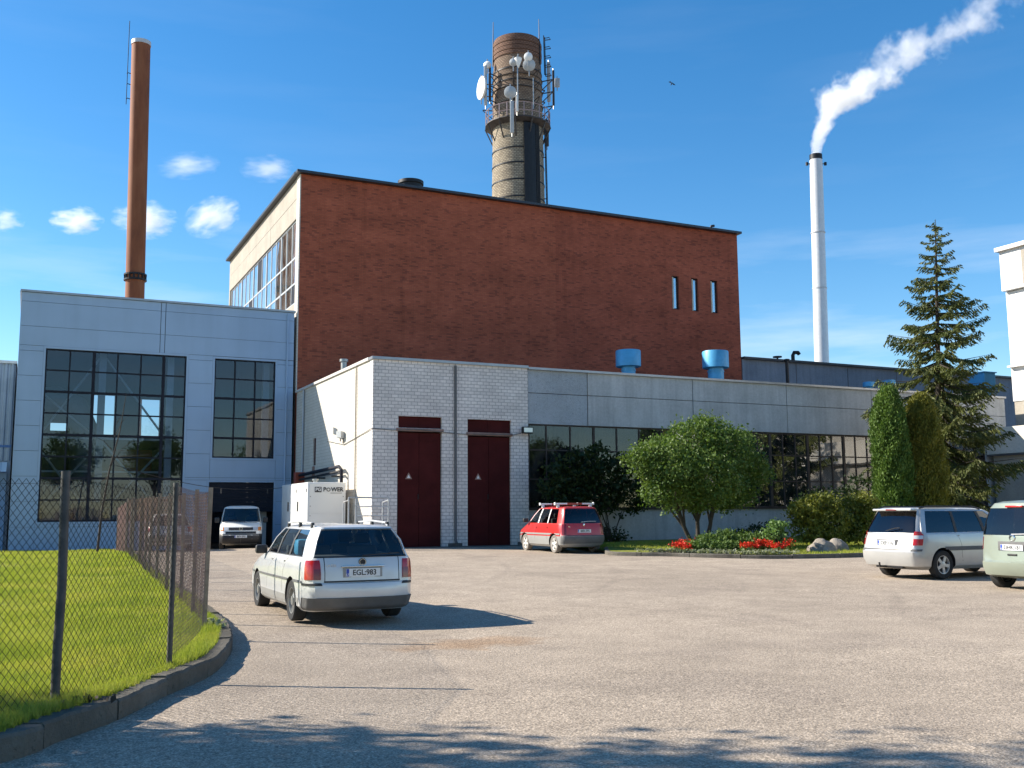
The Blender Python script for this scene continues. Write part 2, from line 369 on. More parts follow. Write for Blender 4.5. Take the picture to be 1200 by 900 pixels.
class MB:
    def __init__(s): s.v = []; s.f = []; s.mi = []; s.cur = 0
    def add(s, vs, fs):
        b = len(s.v); s.v += [tuple(p) for p in vs]; s.f += [tuple(i+b for i in f) for f in fs]; s.mi += [s.cur]*len(fs); return s
    def box(s, a, b, bev=0):
        x0, y0, z0 = (min(a[i], b[i]) for i in range(3)); x1, y1, z1 = (max(a[i], b[i]) for i in range(3))
        if not bev:
            return s.add([(x0, y0, z0), (x1, y0, z0), (x1, y1, z0), (x0, y1, z0), (x0, y0, z1), (x1, y0, z1), (x1, y1, z1), (x0, y1, z1)],
                         [(0, 3, 2, 1), (4, 5, 6, 7), (0, 1, 5, 4), (1, 2, 6, 5), (2, 3, 7, 6), (3, 0, 4, 7)])
        bm = bmesh.new(); bmesh.ops.create_cube(bm, size=1)
        for v in bm.verts: v.co = Vector(((v.co.x+.5)*(x1-x0)+x0, (v.co.y+.5)*(y1-y0)+y0, (v.co.z+.5)*(z1-z0)+z0))
        bmesh.ops.bevel(bm, geom=bm.edges[:], offset=min(bev, .45*min(x1-x0, y1-y0, z1-z0)), segments=2, affect='EDGES', profile=.5)
        bm.verts.index_update(); s.add([v.co[:] for v in bm.verts], [[v.index for v in f.verts] for f in bm.faces]); bm.free(); return s
    def obox(s, c, ax, ay, az):   # oriented box from centre and half-axis vectors
        c, ax, ay, az = map(Vector, (c, ax, ay, az))
        vs = [c+i*ax+j*ay+k*az for k in (-1, 1) for i, j in ((-1, -1), (1, -1), (1, 1), (-1, 1))]
        return s.add(vs, [(0, 3, 2, 1), (4, 5, 6, 7), (0, 1, 5, 4), (1, 2, 6, 5), (2, 3, 7, 6), (3, 0, 4, 7)])
    def bar(s, a, b, r=.02, n=4, r2=None):
        return s.tube([a, b], [r, r if r2 is None else r2], n)
    def tube(s, pts, rad, n=8, cap=True):
        pts = [Vector(p) for p in pts]
        if isinstance(rad, (int, float)): rad = [rad]*len(pts)
        vs, fs = [], []; prev = None
        for i, p in enumerate(pts):
            d = (pts[min(i+1, len(pts)-1)]-pts[max(i-1, 0)]).normalized()
            if prev is None: a = d.orthogonal().normalized()
            else: a = (prev-d*prev.dot(d)).normalized()
            prev = a; b = d.cross(a)
            for k in range(n):
                t = 2*math.pi*k/n+math.pi/n; vs.append(p+(a*math.cos(t)+b*math.sin(t))*rad[i])
        for i in range(len(pts)-1):
            for k in range(n): fs.append((i*n+k, i*n+(k+1) % n, (i+1)*n+(k+1) % n, (i+1)*n+k))
        if cap: fs.append(tuple(range(n-1, -1, -1))); fs.append(tuple(range((len(pts)-1)*n, len(pts)*n)))
        return s.add(vs, fs)
    def lathe(s, prof, n=24, c=(0, 0, 0), axis='z', cap=True, a0=0, a1=2*math.pi):
        full = abs(a1-a0-2*math.pi) < 1e-6; m = n if full else n+1; vs, fs = [], []
        for r, h in prof:
            for k in range(m):
                t = a0+(a1-a0)*k/n; x, y = r*math.cos(t), r*math.sin(t)
                p = (x, y, h) if axis == 'z' else ((h, x, y) if axis == 'x' else (x, h, y))
                vs.append((p[0]+c[0], p[1]+c[1], p[2]+c[2]))
        for i in range(len(prof)-1):
            for k in range(n):
                k2 = (k+1) % m; fs.append((i*m+k, i*m+k2, (i+1)*m+k2, (i+1)*m+k))
        if cap and full: fs.append(tuple(range(m-1, -1, -1))); fs.append(tuple(range((len(prof)-1)*m, len(prof)*m)))
        return s.add(vs, fs)
    def mesh(s, name, mats, sm=None):
        me = bpy.data.meshes.new(name); me.from_pydata(s.v, [], s.f)
        for m in (mats if isinstance(mats, (list, tuple)) else [mats]): me.materials.append(M(m) if isinstance(m, str) else m)
        me.polygons.foreach_set('material_index', s.mi)
        bm = bmesh.new(); bm.from_mesh(me); bmesh.ops.recalc_face_normals(bm, faces=bm.faces[:]); bm.to_mesh(me); bm.free()
        if sm: smooth(me, sm)
        return me
    def build(s, name, mats, parent=None, sm=None, world=True):
        return link(bpy.data.objects.new(name, s.mesh(name, mats, sm)), parent, world)
_ub = {}
def piece(name, mat, a, b, parent, world=True, bev=False):
    """A box piece that shares one unit mesh with its alikes."""
    key = (mat, bev)
    if key not in _ub:
        m = MB(); m.box((-.5, -.5, -.5), (.5, .5, .5)); _ub[key] = m.mesh('unit_'+mat, mat)
    o = bpy.data.objects.new(name, _ub[key])
    o.location = [(a[i]+b[i])/2 for i in range(3)]; o.scale = [abs(a[i]-b[i]) for i in range(3)]
    return link(o, parent, world)
def fmap(kind, p0):
    """(u along wall, depth inwards, z) -> world, for a wall facing -y ('F') or -x ('L')"""
    return (lambda u, d, z: (u, p0+d, z)) if kind == 'F' else (lambda u, d, z: (p0+d, u, z))
def wall(mb, kind, p0, u0, u1, z0, z1, holes=(), t=.3):
    """wall slab with real openings"""
    f = fmap(kind, p0); us = sorted({u0, u1, *[h[0] for h in holes], *[h[1] for h in holes]}); zs = sorted({z0, z1, *[h[2] for h in holes], *[h[3] for h in holes]})
    us = [u for u in us if u0 <= u <= u1]; zs = [z for z in zs if z0 <= z <= z1]
    def hole(i, j):
        if i < 0 or j < 0 or i >= len(us)-1 or j >= len(zs)-1: return True
        cu, cz = (us[i]+us[i+1])/2, (zs[j]+zs[j+1])/2
        return any(h[0] < cu < h[1] and h[2] < cz < h[3] for h in holes)
    for i in range(len(us)-1):
        for j in range(len(zs)-1):
            if hole(i, j): continue
            a, b, c, d = us[i], us[i+1], zs[j], zs[j+1]
            q = [f(a, 0, c), f(b, 0, c), f(b, 0, d), f(a, 0, d), f(a, t, c), f(b, t, c), f(b, t, d), f(a, t, d)]
            fs = [(0, 1, 2, 3), (7, 6, 5, 4)]
            if hole(i-1, j): fs.append((0, 3, 7, 4))
            if hole(i+1, j): fs.append((1, 5, 6, 2))
            if hole(i, j-1): fs.append((0, 4, 5, 1))
            if hole(i, j+1): fs.append((3, 2, 6, 7))
            mb.add(q, fs)
    return mb
def window(parent, kind, p0, us, zs, frame, pane, bar=.035, thick_u=(), thick_z=(), tb=.075, depth=.07, inset=.10, name='window', skip=(), bars=True):
    """window = parent part; each mullion, transom and pane a piece of its own"""
    f = fmap(kind, p0+inset)
    m = MB()
    for (a, b, c, d) in ((us[0], us[-1], zs[0], zs[0]+tb), (us[0], us[-1], zs[-1]-tb, zs[-1])): m.box(f(a, 0, c), f(b, depth*1.15, d))
    for (a, b) in ((us[0], us[0]+tb), (us[-1]-tb, us[-1])): m.box(f(a, .004, zs[0]+tb), f(b, depth*1.1, zs[-1]-tb))
    w = m.build(name, frame, parent)
    for i, u in enumerate(us[1:-1], 1):
        h = tb if i in thick_u else bar
        piece('mullion', frame, f(u-h, -.012 if i in thick_u else 0, zs[0]+tb), f(u+h, depth, zs[-1]-tb), w)
    for j, z in enumerate(zs[1:-1], 1):
        h = tb*.8 if j in thick_z else bar
        for i in range(len(us)-1):
            if i and not bars: break
            e = (us[0]+tb, us[-1]-tb) if not bars else (us[i]+(tb if i in thick_u or i == 0 else bar), us[i+1]-(tb if i+1 in thick_u or i == len(us)-2 else bar))
            piece('transom', frame, f(e[0], .006, z-h), f(e[1], depth-.006, z+h), w)
    for i in range(len(us)-1):
        for j in range(len(zs)-1):
            if (i, j) in skip: continue
            pm = pane(i, j) if callable(pane) else pane
            piece('pane', pm, f(us[i]+bar*.6, depth*.45, zs[j]+bar*.6), f(us[i+1]-bar*.6, depth*.45+.008, zs[j+1]-bar*.6), w)
    return w
def soup(name, V, F, mat, parent=None, kind=None, mats=None, mi=None, world=True):
    """big leaf meshes straight from numpy; F is (n,4) or (n,3)"""
    me = bpy.data.meshes.new(name); n, k = F.shape
    me.vertices.add(len(V)); me.vertices.foreach_set('co', V.astype(np.float32).ravel())
    me.loops.add(n*k); me.loops.foreach_set('vertex_index', F.astype(np.int32).ravel())
    me.polygons.add(n); me.polygons.foreach_set('loop_start', np.arange(0, n*k, k, dtype=np.int32))
    me.update(calc_edges=True)
    for m in (mats or [mat]): me.materials.append(M(m))
    if mi is not None: me.polygons.foreach_set('material_index', mi.astype(np.int32))
    o = bpy.data.objects.new(name, me)
    if kind: o['kind'] = kind
    return link(o, parent, world)
def leaves(P, size, aspect=1.6, up=0., droop=None, rng=nrg):
    """one folded diamond per leaf at points P"""
    n = len(P); d = rng.normal(size=(n, 3)); d[:, 2] = d[:, 2]*(1-abs(up))+up
    if droop is not None: d = d*.45+droop
    d /= np.linalg.norm(d, axis=1)[:, None]+1e-9
    q = rng.normal(size=(n, 3)); s = np.cross(d, q); s /= np.linalg.norm(s, axis=1)[:, None]+1e-9
    sz = (size*rng.uniform(.6, 1.35, n))[:, None]
    a = P-d*sz*.5*aspect; b = P+s*sz*.5; c = P+d*sz*.5*aspect; e = P-s*sz*.5
    V = np.stack([a, b, c, e], 1).reshape(-1, 3); F = np.arange(4*n).reshape(n, 4); return V, F
def text_mesh(txt, size, mat, name='lettering', bold=.0, ext=.002):
    cu = bpy.data.curves.new('t', 'FONT'); cu.body = txt; cu.size = size; cu.extrude = ext; cu.align_x = 'CENTER'; cu.align_y = 'CENTER'; cu.offset = bold; cu.resolution_u = 3
    o = bpy.data.objects.new('t', cu); COL.objects.link(o); dg = bpy.context.evaluated_depsgraph_get()
    me = bpy.data.meshes.new_from_object(o.evaluated_get(dg)); bpy.data.objects.remove(o); me.name = name; me.materials.clear(); me.materials.append(M(mat)); return me

# ------------------------------------------------------------------ ground
def axis(a, lo, hi, st, b):
    near = np.arange(lo, hi+1e-6, st); return np.concatenate([np.array([a, a*.4+lo*.6 if a < lo else lo]), near, np.array([hi+30, b])])
xs = axis(-900, -30, 70, 1.0, 900); ys = axis(-900, -20, 60, .5, 1200)
gv = []; gf = []
for j, y in enumerate(ys):
    for i, x in enumerate(xs):
        z = gz(12.3 if x < 12.3 else 13, y) if not (11.3 < x < 13.3) else gz(12.3, y)
        gv.append((x, y, z + .012*math.sin(x*.7+1.3)*math.cos(y*.45) if y < 44 else z))
nx = len(xs)
for j in range(len(ys)-1):
    for i in range(nx-1): gf.append((j*nx+i, j*nx+i+1, (j+1)*nx+i+1, (j+1)*nx+i))
m = MB(); m.add(gv, gf); g = m.build('asphalt_yard', 'asphalt'); smooth(g.data, 60); tag(g, 'pale worn asphalt yard with fine cracks and a brown stain', 'asphalt', kind='structure')

# lawn with its kerb ------------------------------------------------
KH = .17
kout = [(-14, 2.2), (-10, 3.0), (-6, 4.6), (-3, 6.1), (-1.5, 7.0), *[tuple(on_g(u, v).xy) for u, v in ((0, 893), (69, 868), (138, 843), (196, 815), (247, 792), (267, 772), (272, 757), (266, 741))], (2.72, 16), (2.80, 18), (2.9, 21), (3.05, 25), (3.2, 29), (3.4, 34), (3.55, 38), (3.7, 43), (3.8, 50.9)]
def cat(pts, step=.12):
    out = []
    for i in range(len(pts)-1):
        p0, p1, p2, p3 = (Vector(pts[max(0, min(len(pts)-1, k))]) for k in (i-1, i, i+1, i+2))
        n = max(2, int((p2-p1).length/step))
        for k in range(n):
            t = k/n; out.append(.5*((2*p1)+(p2-p0)*t+(2*p0-5*p1+4*p2-p3)*t*t+(3*p1-p0-3*p2+p3)*t**3))
    out.append(Vector(pts[-1])); return out
kc = cat(kout)
def offs(c, d):
    out = []
    for i, p in enumerate(c):
        t = (c[min(i+1, len(c)-1)]-c[max(i-1, 0)]).normalized(); out.append(p+Vector((-t.y, t.x))*d)
    return out
kin = offs(kc, .17)
kroot = tag(bpy.data.objects.new('kerb', None), 'weathered grey concrete kerb curving round the fenced lawn', 'kerb', kind='structure'); kroot.location = (2, 12, 0); COL.objects.link(kroot)
def kerb_stones(co, ci, root, h, per=.98, rj=.012):
    i = 0; n = len(co)
    while i < n-1:
        L = 0; j = i
        while j < n-1 and L < per: L += (co[j+1]-co[j]).length; j += 1
        dz = rnd.uniform(-.012, .012); m = MB(); idx = list(range(i, j+1)); K = len(idx); vs = []
        for q, k in enumerate(idx):
            a, b = co[k].copy(), ci[k].copy()
            if q == 0: t = (co[k+1]-co[k]).normalized(); a += t*rj; b += t*rj
            if q == K-1: t = (co[k]-co[k-1]).normalized(); a -= t*rj; b -= t*rj
            z = gz(a.x, a.y); e = (b-a).normalized(); c1 = a+e*.018
            j1, j2 = rnd.uniform(-.007, .010), rnd.uniform(-.014, .004); vs += [(a.x, a.y, z-.1), (a.x+e.x*j1, a.y+e.y*j1, z+h-.022+dz+j2), (c1.x+e.x*j1*1.5, c1.y+e.y*j1*1.5, z+h+dz+j2*.5), (b.x, b.y, z+h+dz-.003), (b.x, b.y, z-.1)]
        fs = []
        for q in range(K-1):
            for r_ in range(4): fs.append((q*5+r_, q*5+r_+1, (q+1)*5+r_+1, (q+1)*5+r_))
        fs += [(0, 1, 2, 3, 4), tuple((K-1)*5+x for x in (4, 3, 2, 1, 0))]
        m.add(vs, fs).build('kerb_stone', 'kerb_concrete', root); i = j
kerb_stones(kc, kin, kroot, KH)
lawn_edge = [p for p in kin]
poly = [(p.x, p.y) for p in lawn_edge] + [(-45, 50.9), (-45, 2.0)]
bm = bmesh.new()
# lawn surface as strips from the kerb's inner edge out to the left
lm = MB(); S = 14; rows = [p for i, p in enumerate(lawn_edge) if i % 3 == 0]+[lawn_edge[-1]]; vs = []
for p in rows:
    for k in range(S+1):
        t = (k/S)**1.6; x = p.x+(-45-p.x)*t; yy = p.y+(min(max(p.y, 12), 50.9)-p.y)*0
        vs.append((x, yy, lawn_z(yy)+KH-.01+.03*math.sin(x*.9)*math.sin(yy*.55+.4)*min(1, t*9)))
lm.add(vs, [(r*(S+1)+k, r*(S+1)+k+1, (r+1)*(S+1)+k+1, (r+1)*(S+1)+k) for r in range(len(rows)-1) for k in range(S)])
bm.free()
lw = lm.build('lawn', 'lawn_soil'); smooth(lw.data, 60); tag(lw, 'sunlit yellow green lawn behind the chain link fence', 'lawn', kind='structure')
# grass blades (nobody could count them)
def lawn_x(y):
    k = np.searchsorted(np.array([p.y for p in lawn_edge]), y); return np.array([p.x for p in lawn_edge])[np.clip(k, 0, len(lawn_edge)-1)]
def blades(n, xlo, y0, y1, h, w, pw=1.0, edge=None, zf=None):
    y = y0+(y1-y0)*nrg.uniform(0, 1, n)**pw
    hi = lawn_x(y) if edge is None else edge(y)
    x = xlo(y)+(hi-xlo(y))*nrg.uniform(0, 1, n)
    z = np.array([lawn_z(q) for q in y])+KH-.015 if zf is None else zf(x, y)
    hh = h*nrg.uniform(.5, 1.35, n)*(1+.5*np.sin(x*1.7+y*.6)*np.sin(y*1.1)); a = nrg.uniform(0, 2*np.pi, n); b = nrg.uniform(0, 2*np.pi, n); ln = hh*nrg.uniform(.1, .75, n)
    P = np.stack([x, y, z], 1); s = np.stack([np.cos(a), np.sin(a), 0*a], 1)*(w*nrg.uniform(.7, 1.3, n))[:, None]*.5
    T = P+np.stack([np.cos(b)*ln, np.sin(b)*ln, hh], 1)
    return np.stack([P-s, P+s, T], 1).reshape(-1, 3), np.arange(3*n).reshape(n, 3)
parts = [blades(90000, lambda y: 0*y-1.2, 7.6, 15, .075, .007, 1.1), blades(75000, lambda y: 0*y-1.6, 15, 28, .075, .013, 1.1), blades(45000, lambda y: 0*y-2.2, 28, 50.8, .08, .022, 1.1), blades(16000, lambda y: lawn_x(y)-.22, 7.9, 20, .10, .008)]
V = []; F = []; b0 = 0
for v, f_ in parts: V.append(v); F.append(f_+b0); b0 += len(v)
gr = soup('grass', np.concatenate(V), np.concatenate(F), 'grass'); tag(gr, 'short mown grass blades covering the fenced lawn', 'grass', kind='stuff')

# weeds and dry leaves where the fence meets the kerb
for lab, u, v, mt, n, sp in (('pale weed tuft on the kerb corner by the rusty fence', 250, 733, 'leaf_silver', 160, (.06, .12, .04)), ('dry brown leaves gathered at the foot of the dark fence post', 78, 822, 'bark', 45, (.13, .06, .01))):
    p = on_g(u, v, KH+.02); P = np.array(p[:])[None]+nrg.normal(size=(n, 3))*np.array(sp); P[:, 2] = np.maximum(P[:, 2], p.z); v_, f_ = leaves(P, .05, 1.7); o = soup('weed_tuft' if mt != 'bark' else 'leaf_litter', v_, f_, mt); tag(o, lab, 'weed' if mt != 'bark' else 'leaf litter', kind='stuff')

# planted island in front of the concrete wall ----------------------
icurve = [(13.2, 37.6), (14.8, 36.6), (17.5, 36.9)]
ik = [Vector(p) for p in ((19.9, 33.4), (18.6, 31.2), (18.0, 29.9), (18.5, 29.0), (19.4, 28.2), (20.1, 27.1), (21.4, 25.85), (23.0, 25.35), (24.6, 25.15), (28, 25.15), (34, 25.3), (40, 25.3))]
ikc = cat([tuple(p) for p in ik], .2); iki = offs(ikc, .15)
ir = tag(bpy.data.objects.new('island_kerb', None), 'low dark concrete kerb along the flower bed', 'kerb', kind='structure'); ir.location = (22, 26, .1); COL.objects.link(ir)
kerb_stones(ikc, iki, ir, .13, 1.6)
m = MB(); rows = [p for i, p in enumerate(iki) if i % 2 == 0]+[iki[-1]]; vs = []
for p in rows:
    for k in range(7):
        t = k/6; vs.append((p.x+(max(p.x, 20.2)-p.x)*t, p.y+(38.45-p.y)*t, gz(20, p.y+(38.45-p.y)*t)+.125))
m.add(vs, [(r*7+k, r*7+k+1, (r+1)*7+k+1, (r+1)*7+k) for r in range(len(rows)-1) for k in range(6)])
o = m.build('planted_island', 'lawn_soil'); tag(o, 'grass island with shrubs and flowers before the concrete wall', 'planting bed', kind='structure')
iy = np.array([p.y for p in iki]); ix = np.array([p.x for p in iki])
def isl(n, h, w):
    x = nrg.uniform(18.4, 40, n); lo = np.interp(x, np.maximum.accumulate(ix), iy); y = lo+(36-lo)*nrg.uniform(0.01, 1, n)**1.4
    z = np.array([gz(20, q) for q in y])+.12; hh = h*nrg.uniform(.5, 1.3, n); a = nrg.uniform(0, 6.283, n)
    P = np.stack([x, y, z], 1); s = np.stack([np.cos(a), np.sin(a), 0*a], 1)*w*.5; T = P+np.stack([nrg.normal(0, .03, n), nrg.normal(0, .03, n), hh], 1)
    return np.stack([P-s, P+s, T], 1).reshape(-1, 3), np.arange(3*n).reshape(n, 3)
v, f_ = isl(30000, .09, .022); o = soup('island_grass', v, f_, 'grass'); tag(o, 'short grass on the planted island', 'grass', kind='stuff')

# ------------------------------------------------------------------ buildings
YA, YB, X0 = 38.6, 51.37, 12.37
AT, PT, BT = 7.95, 12.15, 19.65       # tops of annex, panel hall, brick block
def coping(root, segs, mat, w=.36, h=.13):
    for (a, b) in segs:
        a, b = Vector(a), Vector(b); d = (b-a).normalized(); n = Vector((-d.y, d.x, 0))
        m = MB(); m.obox((a+b)/2+Vector((0, 0, h/2)), (b-a)/2, n*w/2, Vector((0, 0, h/2)))
        m.build('coping', mat, root)

# --- tall red brick block
br = thing('brick_building', 'tall red brick boiler house with three slit windows and a side window band', 'building', (X0, YB, 0))
XB1, YBK = 41.1, 71.9
slits = [(35.88, 36.40, 14.19, 16.32), (37.37, 37.89, 14.19, 16.32), (38.85, 39.40, 14.19, 16.32)]
m = MB(); wall(m, 'F', YB-.05, X0+.004, 27.62, 0, BT-.1, (), .35); m.build('front_wall', 'brick_red', br)
m = MB(); wall(m, 'F', YB, 27.622, XB1, 0, BT-.1, slits, .35); m.build('front_wall', 'brick_red_right', br)
m = MB(); m.box((XB1-.35, YB+.352, 0), (XB1, YBK, BT-.1)); m.build('side_wall', 'brick_red_side', br)
m = MB(); m.box((X0-.02, YBK-.35, 0), (XB1-.352, YBK-.002, BT-.1)); m.build('rear_wall', 'concrete_side', br)
m = MB(); m.box((X0+.3, YB+.4, BT-.6), (XB1-.4, YBK-.4, BT-.45)); m.build('roof', 'roofing', br)
coping(br, [((X0-.28, YB-.12, BT-.1), (XB1+.12, YB-.12, BT-.1))], 'coping_dark', .5, .14)
coping(br, [((X0-.1, YB+.15, BT-.098), (X0-.1, YBK+.1, BT-.098)), ((XB1-.05, YB+.15, BT-.098), (XB1-.05, YBK+.1, BT-.098))], 'coping_dark', .42, .14)
for s_ in slits:
    m = MB(); wall(m, 'F', YB+.14, s_[0]+.002, s_[1]-.002, s_[2]+.002, s_[3]-.002, [(s_[0]+.20, s_[1]-.06, s_[2]+.10, s_[3]-.1)], .06); w = m.build('slit_window', 'frame_dark', br)
    piece('pane', 'glass_clerestory', (s_[0]+.2, YB+.165, s_[2]+.1), (s_[1]-.06, YB+.175, s_[3]-.1), w)
    piece('jamb', 'frame_wood', (s_[0]+.10, YB+.10, s_[2]+.05), (s_[0]+.20, YB+.138, s_[3]-.05), w)
    piece('backing', 'interior_dark', (s_[0]-.1, YB+.36, s_[2]-.1), (s_[1]+.1, YB+.40, s_[3]+.1), w)
# left side: two rows of concrete slabs over a long window band
m = MB(); m.box((X0-.002, YB+.302, 0), (X0+.28, YBK-.352, 12.72)); m.build('lower_wall', 'concrete_side', br)
seam = [YB+.62, 58.5, 64.9, 71.55]
for a, b in zip(seam[:-1], seam[1:]):
    for c, d in ((17.33, 18.40), (18.425, BT-.11)):
        piece('concrete_panel', 'concrete_side', (X0-.03+rnd.uniform(-.006, .006), a+.012, c), (X0+.25, b-.012, d), br)
m = MB(); m.box((X0-.06, YB-.046, 7.9), (X0+.002, YB+.60, BT-.11)); m.box((X0+.004, YB+.305, 12.3), (X0+.25, YB+.60, BT-.11)); m.build('corner_strip', 'brick_white_side', br)
us = list(np.linspace(YB+.62, 71.45, 16)); zs = [12.75, 13.87, 15.28, 17.31]
window(br, 'L', X0, us, zs, 'steel_pale', lambda i, j: 'glass_clerestory' if (i*7+j*3) % 11 else 'frame_dark', .035, (3, 6, 9, 12), (1, 2), .06, .07, .05, 'window_band')
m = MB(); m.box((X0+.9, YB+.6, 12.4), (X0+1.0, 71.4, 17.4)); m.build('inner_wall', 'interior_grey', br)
m = MB(); m.lathe([(.66, BT-.55), (.66, BT+.62), (.74, BT+.62), (.74, BT+.80), (.1, BT+.82)], 28, (19.0, YB+1.3, 0)); o = m.build('roof_fan', 'black_metal', None, 40); tag(o, 'squat black drum fan on the brick building roof', 'roof vent')
m = MB(); m.tube([(39.9, YB+1.2, BT-.5), (39.9, YB+1.2, BT+.45), (40.0, YB+1.2, BT+.68), (40.2, YB+1.2, BT+.72)], .09, 8); o = m.build('roof_pipe', 'black_metal', None, 40); tag(o, 'short bent black pipe on the brick building roof corner', 'pipe')

# --- annex: white brick corner and long concrete front with window band
an = thing('annex_building', 'low annex of white brick and concrete slabs with a long dark window band', 'building', (X0, YA, .27))
XW, XE = 19.33, 49.2
doors = [(13.43, 15.36, .22, 4.95), (16.50, 18.51, .22, 4.86)]
trans = [(13.46, 15.35, 4.96+.13, 5.57), (16.5, 18.52, 4.86+.13, 5.54)]
m = MB(); wall(m, 'F', YA, X0, XW, -.2, AT-.12, [(a, b, -.2, d) for a, b, c, d in doors]+trans, .38); m.build('front_wall', 'brick_white', an)
m = MB(); wall(m, 'L', X0, YA+.382, YB-.06, -.3, AT-.12, [(47.32, 47.82, 3.95, 5.25)], .38); m.build('side_wall', 'brick_white_side', an)
m = MB(); m.box((X0+.4, YA+.4, AT-.55), (XE, YB-.08, AT-.4)); m.build('roof', 'roofing', an)
m = MB(); m.box((XE-.3, YA+.4, 0), (XE-.002, YB-.1, AT-.14)); m.build('end_wall', 'concrete_dark', an)
coping(an, [((X0-.06, YA+.16, AT-.118), (XW, YA+.16, AT-.118))], 'coping_zinc', .5, .11)
coping(an, [((XW+.004, YA+.16, AT-.16), (XE, YA+.16, AT-.16))], 'coping_zinc', .5, .10)
coping(an, [((X0+.14, YA+.43, AT-.116), (X0+.14, YB-.07, AT-.116))], 'coping_light', .44, .12)
for q, (a, b, c, d) in enumerate(doors):
    mid = (a+b)/2
    dr = MB().box((a+.002, YA+.17, c), (b-.002, YA+.20, d-.03)).build('double_door', 'door_red', an)
    for (l, r_) in ((a+.03, mid-.008), (mid+.008, b-.03)):
        lf = MB().box((l, YA+.12, c+.03), (r_, YA+.168, d-.05)).build('door_leaf', 'door_red', dr)
        mm_ = MB()
        for z in (c+.12, c+1.3, c+2.55, d-.42): mm_.box((l+.02, YA+.108, z), (r_-.02, YA+.119, z+.05))
        mm_.build('door_leaf', 'door_red', dr); mm_ = None
    m = MB(); cx, cz = a+.52, 3.02
    m.add([(cx-.15, YA+.103, cz), (cx+.15, YA+.103, cz), (cx, YA+.103, cz+.27), (cx-.15, YA+.107, cz), (cx+.15, YA+.107, cz), (cx, YA+.107, cz+.27)], [(0, 1, 2), (5, 4, 3), (0, 3, 4, 1), (1, 4, 5, 2), (2, 5, 3, 0)]); tri = m.build('warning_triangle', 'lintel_rust', dr)
    m = MB(); m.add([(cx-.07, YA+.099, cz+.045), (cx+.07, YA+.099, cz+.045), (cx, YA+.099, cz+.18)], [(0, 1, 2)]); m.build('triangle_centre', 'plate_white', dr)
    m = MB(); m.box((mid-.05, YA+.08, 2.2), (mid-.02, YA+.119, 2.42)); m.build('handle', 'black_metal', dr)
    m = MB(); m.box((a-.06, YA-.035, d), (b+.06, YA+.2, d+.125)); m.build('lintel', 'lintel_rust', an)
    t_ = trans[q]; m = MB(); m.box((t_[0], YA+.12, t_[2]), (t_[1], YA+.16, t_[3])); tp = m.build('transom_panel', 'door_red', an)
    piece('batten', 'door_red', (mid-.03, YA+.104, t_[2]+.01), (mid+.03, YA+.119, t_[3]-.01), tp)
    m = MB(); m.box((a-.25, YA-.32, .10), (b+.25, YA+.11, .30)); m.build('door_step', 'plinth', an)
m = MB(); m.box((X0-.05, YA-.05, -.3), (13.17, YA-.002, .42)); m.box((15.63, YA-.05, -.3), (16.24, YA-.002, .42)); m.box((18.78, YA-.05, -.3), (XW-.01, YA-.002, .42)); m.build('plinth', 'plinth', an)
m = MB(); m.tube([(15.93, YA-.07, AT-.2), (15.93, YA-.07, .55), (15.93, YA-.2, .42)], .055, 8); m.build('downpipe', 'plastic_grey', an, 40)
m = MB(); m.tube([(X0-.07, 49.6, AT-.15), (X0-.07, 49.6, .5)], .05, 8); m.build('downpipe', 'corrugated', an, 40)
m = MB(); m.tube([(X0-.05, 40.75, AT-.1), (X0-.05, 40.75, .7)], .03, 6); m.build('conduit', 'concrete_side', an, 40)
m = MB(); m.tube([(X0-.03, 45.2, 4.95), (X0-.03, 42.5, 4.62), (X0-.03, 40.4, 4.83), (X0-.04, YA-.02, 5.02), (13.2, YA-.03, 4.98), (14.4, YA-.06, 5.02), (16.2, YA-.05, 4.9), (18.6, YA-.06, 4.93), (18.95, YA-.06, 5.0)], .016, 5); m.build('cable', 'plastic_grey', an)
m = MB(); m.box((X0+.06, 47.322, 3.952), (X0+.12, 47.818, 5.248)); m.build('hatch', 'door_red', an)
for z0, z1 in ((2.85, 3.9), (1.6, 2.3)):
    m = MB(); m.box((X0-.06, 47.45, z0), (X0-.003, 47.75, z1)); m.build('rust_patch', 'lintel_rust', an)
# concrete slabs over and under the windows
sx = [XW+.01, 22.31, 27.98, 33.6, 39.2, 44.3, XE]
for k in range(len(sx)-1):
    mt = 'concrete_rough' if k < 1 else 'concrete'
    zb, zm = (5.44, 6.78)
    for (c, d) in ((zb, zm-.014), (zm+.014, AT-.165)):
        dpt = .0 if k else .03
        piece('concrete_panel', 'concrete_rough' if (k == 0) else mt, (sx[k]+.02, YA+.02+dpt+rnd.uniform(-.006, .006), c), (sx[k+1]-.02, YA+.3, d), an)
    piece('base_panel', 'concrete', (sx[k]+.008, YA+.05, .38), (sx[k+1]-.008, YA+.3, 1.74), an)
m = MB(); m.box((XW+.01, YA+.16, 5.43), (XE, YA+.36, AT-.17)); m.build('joint_backing', 'plinth', an)
m = MB(); m.box((XW+.01, YA+.0, -.2), (XE, YA+.3, .375)); m.build('plinth', 'plinth', an)
m = MB(); m.box((XW+.01, YA-.04, 1.742), (XE, YA+.25, 1.79)); m.build('window_sill', 'frame_rust', an)
zr = [1.80, 3.06, 4.32, 5.42]
window(an, 'F', YA, [XW+.06, 20.25]+[20.25+1.19*k for k in range(1, 6)], zr, 'frame_rust', 'glass_annex_dark', .032, (3,), (), .05, .07, .09, 'window_band')
xr_ = list(np.arange(26.24, 47.6, .785)); window(an, 'F', YA, xr_, zr, 'frame_rust', 'glass_annex', .028, tuple(range(2, len(xr_)-1, 3)), (), .07, .08, .09, 'window_band')
m = MB(); m.box((xr_[-1], YA+.06, 1.8), (XE, YA+.3, 5.425)); m.build('pier', 'concrete', an)
